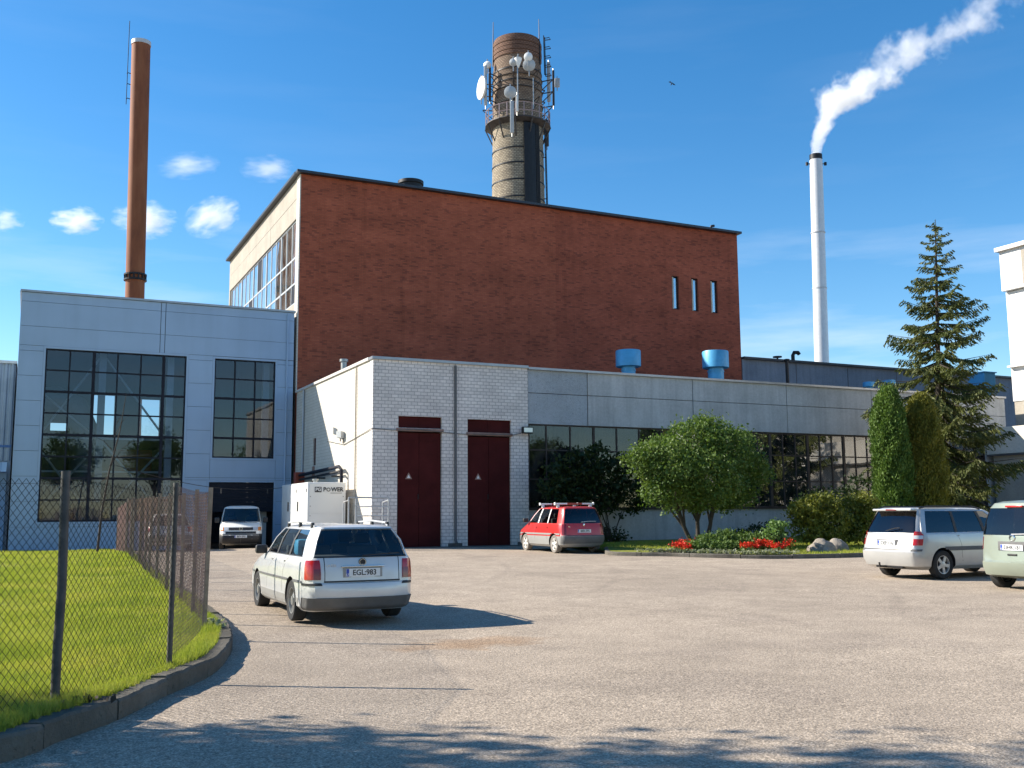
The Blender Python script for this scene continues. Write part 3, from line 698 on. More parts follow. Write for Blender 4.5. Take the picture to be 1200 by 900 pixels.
m = MB(); m.box((XW+.05, YA+6.2, .3), (XE-.4, YA+6.4, 7.3)); m.build('inner_wall', 'interior_grey', an)
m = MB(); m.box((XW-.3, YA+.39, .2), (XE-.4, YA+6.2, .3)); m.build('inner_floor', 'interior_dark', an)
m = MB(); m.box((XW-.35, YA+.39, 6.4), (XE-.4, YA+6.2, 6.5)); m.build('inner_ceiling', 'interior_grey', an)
for k in range(26):      # old curtains and boards standing behind the panes
    x = XW+.3+rnd.uniform(0, 28); w = rnd.uniform(.35, .8); row = rnd.choice((1, 2, 2, 2, 0)); n = 9; m = MB(); vs = []
    z0, z1 = zr[row]+rnd.uniform(.05, .4), zr[row+1]-.06
    for i in range(n):
        for z, sl_ in ((z0, rnd.uniform(-.15, .25)), (z1, 0)): vs.append((x+w*i/(n-1)+sl_*.6, YA+.30+.05*math.sin(i*1.9+k), z))
    m.add(vs, [(2*i, 2*i+2, 2*i+3, 2*i+1) for i in range(n-1)]); m.build('curtain', rnd.choice(('sheet_white', 'plaster_cream', 'concrete_side')), an)
# little roof vents
m = MB(); p = on_y(403, 424, 45.5); m.lathe([(.14, AT-.45), (.14, p.z-.02), (.2, p.z), (.2, p.z+.12), (.02, p.z+.14)], 14, (p.x, p.y, 0)); o = m.build('roof_flue', 'galvanised', None, 40); tag(o, 'thin capped metal flue on the white brick annex roof', 'flue')
def blue_vent(name, u, vtop, Y, r, h, label, fr=.55):
    p = on_y(u, vtop, Y); t = thing(name, label, 'roof vent', (p.x, Y, AT-.40), 0, 'blue roof vents')
    m = MB(); m.lathe([(r*fr, AT-.40), (r*fr, p.z-h)], 28, (p.x, Y, 0)); m.lathe([(r*fr+.03, p.z-h-.22), (r*fr+.03, p.z-h-.17)], 28, (p.x, Y, 0)); m.build('neck', 'blue_paint', t, 40)
    m = MB(); m.lathe([(r*.92, p.z-h-.03), (r, p.z-h), (r, p.z-.05), (r*.97, p.z), (r*.4, p.z+.03)], 32, (p.x, Y, 0)); m.build('hood', 'blue_paint', t, 40)
blue_vent('roof_ventilator', 736, 411, 43.2, .64, .82, 'round blue roof vent nearer the white brick section of annex')
blue_vent('roof_ventilator', 838, 412, 42.0, .68, .86, 'round blue roof vent on a visible neck near the brick building corner', .60)
blue_vent('roof_ventilator', 1018, 448, 43.0, .34, .26, 'tiny blue roof cap left of the spruce crown')
blue_vent('roof_ventilator', 1041, 446, 42.5, .40, .34, 'small blue roof cap half hidden by the thuja top')
m = MB(); p = on_y(1163, 437, 43.0); m.box((p.x-.75, 43, p.z-.95), (p.x+.25, 44.2, p.z), .03); m.box((p.x-.5, 43.2, AT-.4), (p.x+.05, 44, p.z-.951)); m.box((p.x-.82, 42.93, p.z+.001), (p.x+.32, 44.27, p.z+.06)); o = m.build('roof_unit', 'blue_paint'); tag(o, 'boxy blue ventilation unit on the roof behind the spruce', 'roof vent')
m = MB(); p = on_y(922, 423, 45.0); m.tube([(p.x, 45, AT-.4), (p.x, 45, p.z)], .10, 8); m.lathe([(.10, p.z-.02), (.17, p.z), (.17, p.z+.1), (.1, p.z+.12)], 10, (p.x, 45, 0)); o = m.build('vent_pipe', 'black_metal', None, 40); tag(o, 'straight black vent pipe on the annex roof against the grey wall', 'pipe')

# --- rear hall right of the brick block
rh = thing('rear_hall', 'grey rear hall with a dark coping behind the annex roof', 'building', (XB1, YB, 0))
m = MB(); m.box((XB1+.06, YB, 0), (72, YB+14, 11.35)); m.build('wall', 'concrete_dark', rh)
for x in (45.6, 50.1, 54.6, 59.1): piece('wall_joint', 'plinth', (x-.02, YB-.012, 8), (x+.02, YB-.002, 11.3), rh)
coping(rh, [((XB1+.06, YB, 11.352), (72.1, YB, 11.352))], 'coping_dark', .5, .14)
m = MB(); p = on_y(929, 413, YB+1); m.tube([(p.x, YB+1, 11.3), (p.x, YB+1, p.z-.2), (p.x+.12, YB+1, p.z), (p.x+.45, YB+1, p.z+.02), (p.x+.55, YB+1, p.z-.1)], .13, 8); o = m.build('roof_pipe', 'black_metal', None, 40); tag(o, 'hooked black pipe on the grey rear hall roof', 'pipe')
m = MB(); p = on_y(911, 419, YB+.8); m.tube([(p.x, YB+.8, 11.3), (p.x, YB+.8, p.z)], .06, 6); m.lathe([(.3, p.z), (.3, p.z+.08)], 10, (p.x, YB+.8, 0)); o = m.build('roof_vent_cap', 'black_metal'); tag(o, 'tiny flat capped vent on the grey rear hall roof', 'roof vent')

# --- light metal panel hall with the big windows
ph = thing('panel_hall', 'pale blue grey metal clad hall with tall gridded windows and open garage door', 'building', (0, YB, 0))
XL, XR_, YH = -.61, 12.18, 66.
BW = (.54, 6.87, 1.36, 9.43); SW = (8.23, 11.26, 4.44, 9.41); GD = (8.12, 11.31, -.4, 3.24)
m = MB(); wall(m, 'F', YB+.06, XL+.02, XR_-.02, -.5, PT-.1, [BW, SW, GD], .18); m.build('front_wall', 'cladding_backing', ph)
rows = [PT-.12, 11.6] + [11.6-1.163*k for k in range(1, 11)]
def panels(u0, u1, z0, z1):
    for a, b in zip(rows[1:], rows[:-1]):
        c, d = max(a, z0), min(b, z1)
        if d-c > .06: piece('cladding_panel', 'cladding', (u0+.006, YB, c+.008), (u1-.006, YB+.058, d-.008), ph)
e = .10
panels(XL, 5.58, BW[3]+e, PT); panels(5.60, 5.80, BW[3]+e, PT); panels(5.82, XR_, max(BW[3], SW[3])+e, PT)
panels(XL, BW[0]-e, -.3, BW[3]+e); panels(BW[1]+e, SW[0]-e, GD[3]+e, BW[3]+e); panels(SW[1]+e, XR_, GD[3]+e, SW[3]+e)
panels(BW[0]-e, BW[1]+e, -.3, BW[2]-e); panels(SW[0]-e, SW[1]+e, GD[3]+e, SW[2]-e); panels(BW[1]+e, GD[0]-e, -.3, GD[3]+e); panels(GD[1]+e, XR_, -.3, GD[3]+e)
for q in (BW, SW, GD):
    m = MB(); lo = q[2] if q is not GD else -.4
    wall(m, 'F', YB-.012, q[0]-e, q[1]+e, lo-(e if q is not GD else 0), q[3]+e, [(q[0], q[1], lo, q[3])], .2); m.build('window_trim' if q is not GD else 'door_trim', 'cladding', ph)
us = list(np.linspace(BW[0], BW[1], 7)); zs = list(np.linspace(BW[2], BW[3], 9)); window(ph, 'F', YB, us, zs, 'frame_dark', 'glass_hall', .034, (2, 5), (2, 4, 6), .07, .09, .06, 'large_window')
us = list(np.linspace(SW[0], SW[1], 4)); zs = list(np.linspace(SW[2], SW[3], 6)); window(ph, 'F', YB, us, zs, 'frame_dark', 'glass_hall', .034, (), (1, 3), .07, .09, .06, 'small_window')
for k in range(6):
    z = GD[3]-.02-.24*k; piece('shutter_slat', 'frame_dark', (GD[0]+.01, YB+.10, z-.235), (GD[1]-.01, YB+.14, z), ph)
m = MB(); m.box((XL, YB+.26, -.5), (XL+.2, YH, PT-.12)); m.build('side_wall', 'cladding', ph)
m = MB(); m.box((X0-.25, YB+.26, -.5), (X0-.2, YH, PT-.14)); m.build('side_wall', 'interior_grey', ph)
bh = [(1.0, 4.6, 5.2, 8.1), (6.2, 8.3, 5.0, 8.1)]
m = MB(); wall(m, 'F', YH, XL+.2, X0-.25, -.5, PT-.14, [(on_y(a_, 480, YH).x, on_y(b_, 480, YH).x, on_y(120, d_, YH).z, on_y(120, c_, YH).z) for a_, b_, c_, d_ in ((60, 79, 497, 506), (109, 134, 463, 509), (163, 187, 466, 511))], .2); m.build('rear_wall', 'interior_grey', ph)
m = MB(); m.box((XL+.01, YB+.26, PT-.35), (X0-.2, YH, PT-.15)); m.build('roof', 'roofing', ph)
m = MB(); m.box((XL+.2, YB+.3, -.45), (X0-.3, YH, -.32)); m.build('floor', 'interior_dark', ph)
coping(ph, [((XL-.05, YB+.1, PT-.11), (XR_+.05, YB+.1, PT-.11))], 'coping_zinc', .34, .10)
coping(ph, [((XL+.08, YB+.28, PT-.108), (XL+.08, YH+.1, PT-.108))], 'coping_zinc', .3, .10)
m = MB(); m.tube([(XR_-.35, YB-.06, PT-.2), (XR_-.35, YB-.06, .3)], .045, 8); m.build('downpipe', 'cladding', ph, 40)
# steelwork and plant inside the hall
st = thing('hall_steelwork', 'white steel columns and cross braces behind the large window', 'steel frame', (3.7, YB+1.1, -.32))
for x in (3.1, 6.25, 11.0): MB().box((x-.16, YB+.9, -.32), (x+.16, YB+1.2, PT-.4)).build('column', 'steel_white' if x > 5 else 'steel_pale', st)
for (a, b, c, d) in ((.3, 5.2, 3., 9.3), (3.2, 9.3, 6.2, 5.3), (.3, 5., 3., 1.5), (3.2, 5.2, 6.2, 1.6), (.3, 1.6, 3., 5.), (3.2, 1.6, 6.2, 5.1), (.4, 7.5, 2.9, 5.4)):
    MB().bar((a, YB+1.05, b), (c, YB+1.05, d), .055, 6).build('brace', 'steel_pale', st)
for z in (3.7, 5.3): MB().box((-.3, YB+1.25, z), (6.2, YB+1.32, z+.09)).build('girt', 'steel_white', st)
m = MB(); m.tube([(-.2, YB+4, 7.3), (1.2, YB+4, 7.5), (2.1, YB+4, 7.1), (2.5, YB+4, 6.2), (2.5, YB+4, 1.5)], .62, 18); o = m.build('bent_duct', 'duct_blue', None, 40); tag(o, 'large blue grey bent duct inside the panel hall', 'duct')
m = MB(); m.lathe([(1.35, 0), (1.35, 3.2)], 28, (1.2, YB+5, 3.6), 'y'); o = m.build('boiler_drum', 'interior_grey', None, 40); o.location = (0, 0, 0); tag(o, 'dark round boiler end low inside the panel hall', 'boiler')
m = MB(); m.box((4.1, YB+5.5, 3.9), (6.0, YB+7.5, 5.1), .06); o = m.build('burner_unit', 'machine_red'); tag(o, 'red machine unit inside the panel hall', 'machine')
m = MB()
for k in range(9): m.bar((.8+.3*k, YB+1.6, 1.9), (.8+.3*k, YB+1.6, 3.1), .02, 5)
for z in (2.5, 3.1): m.bar((.8, YB+1.6, z), (3.2, YB+1.6, z), .025, 5)
m.box((.7, YB+1.5, 1.8), (5.2, YB+3.5, 1.9)); m.build('gallery_rail', 'steel_pale', st)
for x0_, x1_ in ((.75, 1.9), (2.1, 3.3), (3.6, 4.4)): MB().box((x0_, YB+.75, 1.45), (x1_, YB+.78, 2.28)).build('board', 'concrete_side', st)

# --- corrugated shed left of the hall
cs = thing('corrugated_shed', 'grey corrugated metal shed beside the panel hall', 'building', (-4, 57, 0))
Yc = 57.; zt = on_y(8, 426, Yc).z; m = MB(); x = -22.; vs = []; pr = ((0, 0), (.06, -.05), (.16, -.05), (.22, 0))
while x < -.8:
    for dx, dy in pr: vs.append((x+dx, Yc+dy))
    x += .30
n = len(vs); zl = on_y(5, 540, Yc).z
m.add([(a, b, zl) for a, b in vs]+[(a, b, zt) for a, b in vs], [(i, i+1, n+i+1, n+i) for i in range(n-1)]); m.build('corrugated_wall', 'corrugated', cs)
m = MB(); m.box((-22, Yc+.03, -.5), (-.75, Yc+8, zt-.05)); m.build('shed_body', 'corrugated', cs)
m = MB(); m.box((-22, Yc-.15, zt), (-.7, Yc+8, zt+.14)); m.build('roof_edge', 'coping_light', cs)
zz = on_y(5, 523, Yc).z; m = MB(); m.box((-22, Yc-.075, zz-.06), (-.78, Yc-.055, zz+.06)); m.build('blue_band', 'corrugated_blue', cs)
m = MB(); vs = []; 
for k in range(40): vs.append((-9+k*.2075, Yc-.9-.12*(k % 2)))
zc0, zc1 = on_y(5, 553, Yc-1).z, on_y(5, 541, Yc-1).z
m.add([(a, b-.4, zc0) for a, b in vs]+[(a, b+.5, zc1) for a, b in vs], [(i, i+1, 41+i-0 if 0 else 40+i+1, 40+i) for i in range(39)]); m.build('awning', 'sheet_white', cs)
m = MB(); m.box((-9, Yc-.5, -.5), (-.9, Yc-.1, zc0-.02)); m.build('lower_wall', 'cladding', cs)

# --- tall white wing on the right
ww = thing('white_wing', 'tall white plastered wing with a light roof edge at the right', 'building', (50.2, 20, 0))
ZT = 16.35; YE = YA+.3
wins = [(y, y+2.6, z, z+1.7) for y in np.arange(5, 30, 3.6) for z in (9.9, 12.0)]
m = MB(); wall(m, 'L', 50.25, 3, YE-.02, 7.7, 14.0, [(a, b, c, d) for a, b, c, d in wins if c < 10], .3); m.build('upper_wall', 'plaster_white', ww)
m = MB(); m.box((49.95, 3, 14.05), (50.6, YE, ZT)); m.build('fascia', 'plaster_white', ww)
m = MB(); m.box((50.0, YE-1.15, 14.2), (50.02, YE-.95, ZT-.15)); m.box((49.93, YE-4, 14.2), (49.948, YE-1.4, ZT-.2)); m.build('worn_patch', 'concrete_side', ww)
m = MB(); m.box((49.7, 3, ZT), (61, YE+.12, ZT+.22)); m.build('roof_edge', 'coping_light', ww)
m = MB(); m.box((49.95, 3, 9.62), (50.24, YE, 9.72)); m.build('string_course', 'plaster_white', ww)
for a, b, c, d in wins:
    if c < 10: window(ww, 'L', 50.25, [a, (a+b)/2, b], [c, d], 'frame_wood', 'glass_annex', .03, (), (), .05, .06, .1, 'window')
m = MB(); m.box((50.56, 3, 0), (61, YE, ZT-.01)); m.build('body', 'interior_dark', ww)
m = MB(); m.box((50.3, 3, 0), (50.55, YE-.05, 7.69)); m.build('lower_wall', 'concrete_side', ww)
m = MB(); m.box((47.6, 12, 0), (50.29, YA-.3, 4.6)); m.build('low_block', 'concrete_side', ww)
m = MB(); m.box((47.45, 12, 4.62), (50.28, YA-.02, 6.05)); m.build('parapet_band', 'plaster_cream', ww)
m = MB(); m.box((47.35, 11.9, 4.51), (50.27, YA-.1, 4.59)); m.build('drip_edge', 'plinth', ww)

# ------------------------------------------------------------------ chimneys
def px_m(p): return FPX/((p-CO).dot(_fw))
# round brick chimney with its antenna platform
Yc = 82.; pt = on_y(606, 52, Yc); pb = on_y(606, 236, Yc); k = px_m(pt)
ch = thing('brick_chimney', 'round yellow brick chimney with darker red top and iron hoops', 'chimney', (pt.x, Yc, 0))
HT = pt.z; rt_, rb_ = 27.5/k, 31.0/px_m(pb)
rr = lambda z: rb_+(rt_-rb_)*(z-pb.z)/(pt.z-pb.z)
CH = Vector((pt.x, Yc, 0))
sh = MB(); sc_ = HT/46.
prof = [(rr(0), 0), (rr(HT*.5), HT*.5), (rr(HT-3.4), HT-3.4)]
o = sh.lathe(prof+[(rr(HT-3.3), HT-3.3), (rt_*1.0, HT-1.9)], 40, cap=False).build('shaft', 'chimney_brick', ch, 40, world=False); o.scale = (1, 1, 1)
m = MB(); zz = HT-1.9
for q in range(4):
    m.lathe([(rt_*1.0, zz), (rt_*1.035+.02*(q % 2), zz+.02), (rt_*1.035+.02*(q % 2), zz+.38), (rt_*1.0, zz+.40)], 40); zz += .42
m.lathe([(rt_*1.02, zz), (rt_*1.0, zz+.3), (rt_*.8, zz+.34), (rt_*.8, zz-.5)], 40, cap=False); m.build('crown', 'chimney_brick', ch, 40, world=False)
for z in [on_y(606, v, Yc-2).z for v in (172, 190, 210, 230)]+[on_y(606, v, Yc-2).z for v in (78, 92, 100)]:
    MB().lathe([(rr(z)+.015, z-.06), (rr(z)+.05, z-.06), (rr(z)+.05, z+.06), (rr(z)+.015, z+.06)], 36, cap=False).build('iron_hoop', 'black_metal', ch, 40, world=False)
# platform with railing
zp = on_y(606, 152, Yc).z; Rp = 38/k
m = MB(); m.lathe([(rr(zp)+.02, zp-.15), (Rp, zp+.15), (Rp, zp+.25), (rr(zp)+.02, zp+.22)], 24, cap=False)
for a in range(12):
    t = a*math.pi/6; c_, s_ = math.cos(t), math.sin(t); m.bar((rr(zp)*c_, rr(zp)*s_, zp-1.5), (Rp*c_, Rp*s_, zp+.1), .07, 4)
m.build('platform', 'platform_steel', ch, world=False)
m = MB(); zt_ = zp+1.55
for a in range(24):
    t = a*math.pi/12; c_, s_ = math.cos(t)*Rp*.98, math.sin(t)*Rp*.98; m.bar((c_, s_, zp+.15), (c_, s_, zt_), .05, 4)
for z in (zp+.8, zt_):
    m.tube([(math.cos(a*math.pi/12)*Rp*.98, math.sin(a*math.pi/12)*Rp*.98, z) for a in range(25)], .05, 4)
m.build('railing', 'rail_pink', ch, world=False)
m = MB()   # lattice brackets higher up
for z in (zp+2.0, zp+3.4, zp+4.6):
    for a in range(8):
        t = a*math.pi/4+.2; c_, s_ = math.cos(t), math.sin(t); m.bar((rr(z)*c_*.98, rr(z)*s_*.98, z), (Rp*1.08*c_, Rp*1.08*s_, z+.15), .06, 4); m.bar((rr(z)*c_*.98, rr(z)*s_*.98, z-.9), (Rp*1.08*c_, Rp*1.08*s_, z+.1), .05, 4)
    m.tube([(math.cos(a*math.pi/12)*(rr(z)+.05), math.sin(a*math.pi/12)*(rr(z)+.05), z) for a in range(25)], .06, 4)
m.build('brackets', 'platform_steel', ch, world=False)
m = MB()   # wide cable tray and caged ladder down the front right
fa = math.atan2(-_fw.y, -_fw.x)     # towards the camera
z0_, z1_ = pb.z-8, zp-.2
def cyl(a, z, e=0.): t = fa+a; r_ = rr(z)+e; return Vector((r_*math.cos(t), r_*math.sin(t), z))
m.add([cyl(a, z, .22) for z in (z0_, z1_) for a in (.22, .36, .50, .66)]+[cyl(a, z, .02) for z in (z0_, z1_) for a in (.22, .66)], [(0, 1, 5, 4), (1, 2, 6, 5), (2, 3, 7, 6), (8, 0, 4, 10), (3, 9, 11, 7)])
m.build('cable_tray', 'black_metal', ch, world=False)
m = MB()
for q in range(7):
    a = .70+.035*q; m.tube([cyl(a, z0_, .06+.05*(q % 2)), cyl(a, z1_, .06+.05*(q % 2))], .05, 5)
m.build('cables', 'cable_black', ch, world=False)
m = MB()
for a in (1.20, 1.34): m.tube([cyl(a, z0_, .3), cyl(a, z1_, .3)], .05, 4); m.tube([cyl(a, zp+5.0, .45), cyl(a, HT+.4, .45)], .05, 4)
z = z0_
while z < z1_: m.bar(cyl(1.20, z, .3), cyl(1.34, z, .3), .035, 4); z += .35
z = zp+5.
while z < HT+.4: m.tube([cyl(1.20, z, .42), cyl(1.2, z, 1.0), cyl(1.34, z, 1.0), cyl(1.34, z, .42)], .04, 4); z += .9
for z in (z0_+4, z0_+8, z0_+12): m.bar(cyl(1.27, z, 0), cyl(1.27, z, .35), .05, 4)
m.build('ladder', 'black_metal', ch, world=False)
for a, l in ((-1.35, 'left'), (1.10, 'r')):
    MB().tube([cyl(a, HT-2.5, .1), cyl(a, HT+.3, .1), cyl(a, HT+2.0, .1)], [.06, .045, .03], 5).build('lightning_rod', 'black_metal', ch, world=False)
# antennas: each a thing of its own, fixed to the chimney
def ant(u, v, a, h, w, lab, dep=.22, e=1.3, mat='antenna_grey'):
    z = on_y(u, v, Yc-2).z; P = on_y(u, v, Yc+a)
    t = thing('panel_antenna', lab, 'antenna', (P.x, P.y, P.z-h/2), YAW*-1, 'panel antennas on the brick chimney')
    MB().box((-w/2, -dep/2, 0), (w/2, dep/2, h), .04).build('radome', mat, t, 40, world=False)
    MB().bar((0, dep/2+.08, -.3), (0, dep/2+.08, h+.3), .045, 6).build('mounting_pole', 'galvanised', t, world=False)
ant(569, 100, 0., 3.9, .28, 'leftmost tall grey panel antenna of the chimney, before the round dish')
ant(574, 98, 1., 3.2, .24, 'dark narrow panel antenna right behind the leftmost tall one', mat='platform_steel')
ant(579, 101, 2., 2.9, .2, 'slim panel antenna third from the big white dish', mat='platform_steel')
ant(600, 137, -3.8, 3.0, .34, 'pale panel antenna hanging before the railing under a dish', mat='antenna_grey')
ant(606, 121, -3.6, 1.6, .22, 'short pale panel antenna beside the hanging one', mat='antenna_white')
ant(643, 96, 0., 4.0, .34, 'tall grey panel antenna on the ladder side of chimney')
ant(648.5, 103, 1., 3.6, .22, 'dark slim panel antenna outermost on the ladder side', mat='platform_steel')
ant(641, 156, -.5, 2.6, .34, 'dark panel antenna below the platform on the ladder side', mat='platform_steel')
ant(653, 97, .6, .9, .5, 'stubby grey radio box on the outer ladder side', mat='antenna_grey')
def dish(u, v, a, r, lab, face, mat='antenna_white', cone=False):
    P = on_y(u, v, Yc+a); t = thing('dish_antenna', lab, 'dish antenna', P, 0, 'dish antennas on the brick chimney')
    m = MB()
    m.lathe([(.02, .0), (r*.6, .02), (r, .10), (r, .26 if not cone else .1), (r*.55, .38), (.05, .42)] if not cone else [(.02, 0), (r, .1), (r*.9, .3), (.05, 1.0)], 22)
    o = m.build('drum', mat, t, 40, world=False); o.rotation_euler = Vector(face).to_track_quat('Z', 'Y').to_euler(); o.location = Vector(face).normalized()*-.2
    MB().bar((0, 0, -r-.5), (0, 0, r+.2), .05, 6).build('mast', 'galvanised', t, world=False)
tw = -_fw
dish(564, 103, 0., 1.08, 'big white round dish bulging from the left of the chimney', (-.95, .05, 0))
dish(571, 76, .5, .36, 'small white dish above the leftmost panel antennas', (-.6, -.7, .1))
dish(598, 108, -3.7, .56, 'pale dish on the platform railing post', tw, 'antenna_grey')
dish(620, 76, -3.2, .58, 'largest grey dish under the chimney crown', tw, 'antenna_grey')
dish(601.5, 73, -3.2, .36, 'small grey dish under the chimney crown', tw, 'antenna_grey')
dish(607, 70, -3.4, .36, 'white cone shaped antenna in the middle under the crown', (0, -.1, -1), 'antenna_white', True)
dish(619, 66.5, -3.4, .40, 'round white dish just below the chimney crown', tw)
m = MB(); P = on_y(606.5, 90, Yc-3.4); m.bar((P.x, P.y, P.z-3.2), (P.x, P.y, P.z+2.0), .06, 6); m.bar((P.x+1.6, P.y, P.z-2.8), (P.x+1.6, P.y, P.z+.2), .05, 6); m.bar((P.x, P.y, P.z-1.5), (P.x+.5, P.y+1.8, P.z-1.5), .05, 4); o = m.build('antenna_mast', 'galvanised'); tag(o, 'slim steel antenna poles on the front of the brick chimney', 'mast')

# rust brown steel chimney
Yr = 80.; a, b = on_y(165.5, 50, Yr), on_y(158, 345, Yr); t = thing('rust_chimney', 'slender rust brown steel chimney behind the panel hall', 'chimney', (b.x, Yr, 0)); w_ = 10.6/px_m(on_y(160, 200, Yr))
ax_ = (a-b)/(a.z-b.z)
def rc(z): p = b+ax_*(z-b.z); return Vector((p.x, p.y, z))
m = MB(); m.tube([rc(0), rc(15), rc(24), rc(a.z-.25)], w_, 28); m.build('flue_shell', 'rust_paint', t, 40)
m = MB(); m.tube([rc(a.z-.25), rc(a.z+.06)], w_*1.06, 28); m.build('top_band', 'steel_pale', t, 40)
zc = on_y(157.5, 325, Yr).z; m = MB(); m.tube([rc(zc-.28), rc(zc-.16)], w_*1.2, 24); m.tube([rc(zc+.12), rc(zc+.24)], w_*1.2, 24)
for q in range(14):
    c_, s_ = math.cos(q*math.pi/7), math.sin(q*math.pi/7); p = rc(zc); m.box((p.x+c_*w_*1.1-.05, p.y+s_*w_*1.1-.05, zc-.16), (p.x+c_*w_*1.1+.05, p.y+s_*w_*1.1+.05, zc+.12))
m.build('flange', 'black_metal', t)
m = MB(); zl = [on_y(156, v, Yr).z for v in (85, 98, 115)]
for z in zl: p = rc(z); m.tube([p-_r0*w_, p-_r0*(w_+.3)+Vector((0, 0, .1)), p-_r0*(w_+.36)], .035, 5)
p = rc(zl[-1]-.4); q = rc(a.z+1.8); m.tube([p-_r0*(w_+.36), q-_r0*(w_+.25)], .028, 5); m.build('lightning_rod', 'black_metal', t)

# white steel chimney with its steam
Ys = 70.; a, b = on_y(956, 183, Ys), on_y(963, 424, Ys); t = thing('steel_chimney', 'slim white metal chimney giving off steam', 'chimney', (b.x, Ys, 0)); w0 = 7.3/px_m(a); w1 = 8.3/px_m(b)
m = MB(); m.tube([(b.x, Ys, 5), (b.x, Ys, b.z), (a.x, Ys, a.z-.4)], [w1, w1, w0], 28); m.build('flue_shell', 'steel_white', t, 40)
m = MB(); m.tube([(a.x, Ys, a.z-.4), (a.x, Ys, a.z+.12)], w0*1.0, 28); m.build('sooty_rim', 'black_metal', t, 40)
for f in (.35, .62): z = b.z+(a.z-b.z)*f; x = b.x+(a.x-b.x)*f; MB().tube([(x, Ys, z-.05), (x, Ys, z+.05)], w1*1.0+.02, 28).build('joint_ring', 'steel_pale', t, 40)
for s_ in (-1, 1):
    m = MB(); p = Vector((a.x, Ys, a.z-.75)); m.bar(p+_r0*s_*w0*.9, p+_r0*s_*(w0+.32), .05, 5); m.obox(p+_r0*s_*(w0+.28), _r0*.09, Vector((0, .06, 0)), Vector((0, 0, .16))); m.build('warning_lamp', 'black_metal', t)

def volume_mat(name, build, density, aniso=.2, col=(1, 1, 1)):
    s = N(name); s.n.remove(s.b); v = s.new('VolumePrincipled'); v.inputs['Color'].default_value = col+(1,); v.inputs['Anisotropy'].default_value = aniso
    s.l.new(s.math('MULTIPLY', build(s), density), v.inputs['Density']); s.l.new(v.outputs[0], s.out.inputs['Volume']); s.m.cycles.homogeneous_volume = False if hasattr(s.m.cycles, 'homogeneous_volume') else None; return s.m
# steam: path in the plane of the chimney top, sideways offset and radius as functions of height
path = [(956, 184, 6.5), (958, 168, 9), (964, 150, 12), (974, 132, 17), (990, 112, 23), (1012, 96, 24), (1040, 80, 19), (1062, 62, 20), (1090, 46, 19), (1125, 34, 17), (1152, 14, 20), (1172, -8, 20)]
base = Vector((a.x, Ys, a.z+.05)); kk = px_m(base)
PP = [(on_y(u, v, Ys), r_/kk) for u, v, r_ in path]
ZM = PP[-1][0].z-base.z+.3; XM = PP[-1][0].x-base.x
def steam(s):
    o = s.new('TexCoord').outputs['Object']; n1 = s.new('TexNoise', Scale=.42, Detail=9., Roughness=.70); s.l.new(o, n1.inputs['Vector'])
    x = s.new('SeparateXYZ'); s.l.new(o, x.inputs[0]); zt = s.math('DIVIDE', x.outputs[2], ZM)
    def curve(vals):
        c = s.new('FloatCurve'); cv = c.mapping.curves[0]
        for i, (p, q) in enumerate(vals):
            if i == 0: cv.points[0].location = (p, q)
            elif i == len(vals)-1: cv.points[-1].location = (p, q)
            else: cv.points.new(p, q)
        c.mapping.update(); s.l.new(zt, c.inputs['Value']); return c.outputs[0]
    zs_ = [max(0, p.z-base.z)/ZM for p, r_ in PP]; zs_[-1] = 1.
    cx = s.math('MULTIPLY', curve([(z, (p.x-base.x)/XM) for z, (p, r_) in zip(zs_, PP)]), XM)
    rd = s.math('MULTIPLY', curve([(z, r_/5.) for z, (p, r_) in zip(zs_, PP)]), 5.)
    dx = s.math('SUBTRACT', x.outputs[0], cx)
    # the plume leans over, so measure across it rather than along x
    lean = s.math('SUBTRACT', 1., s.math('MULTIPLY', s.ramp(zt, (0., 0.), (.25, .25), (.6, .55)), 1.))
    dx = s.math('MULTIPLY', dx, lean)
    d = s.math('DIVIDE', s.math('SQRT', s.math('ADD', s.math('MULTIPLY', dx, dx), s.math('MULTIPLY', x.outputs[1], x.outputs[1]))), rd)
    amp = s.ramp(zt, (0., .12), (.10, .5), (.40, 1.), (1., 1.))
    e = s.math('ADD', s.math('SUBTRACT', 1.0, d), s.math('MULTIPLY', s.math('SUBTRACT', n1.outputs['Fac'], .52), s.math('MULTIPLY', amp, 6.0)))
    thin = s.ramp(zt, (0., .8), (.20, .30), (.45, .07), (1., .022))
    return s.math('MULTIPLY', s.ramp(e, (.05, 0.), (.75, 1.)), thin)
volume_mat('steam', steam, 5.0, .1)
m = MB(); m.tube([Vector((p.x-base.x, 0, max(.0, p.z-base.z))) for p, r_ in PP], [r_*1.9+.1 for p, r_ in PP], 14); o = m.build('steam_plume', 'steam'); o.location = base; tag(o, 'white steam plume drifting right from the slim white chimney', 'steam')

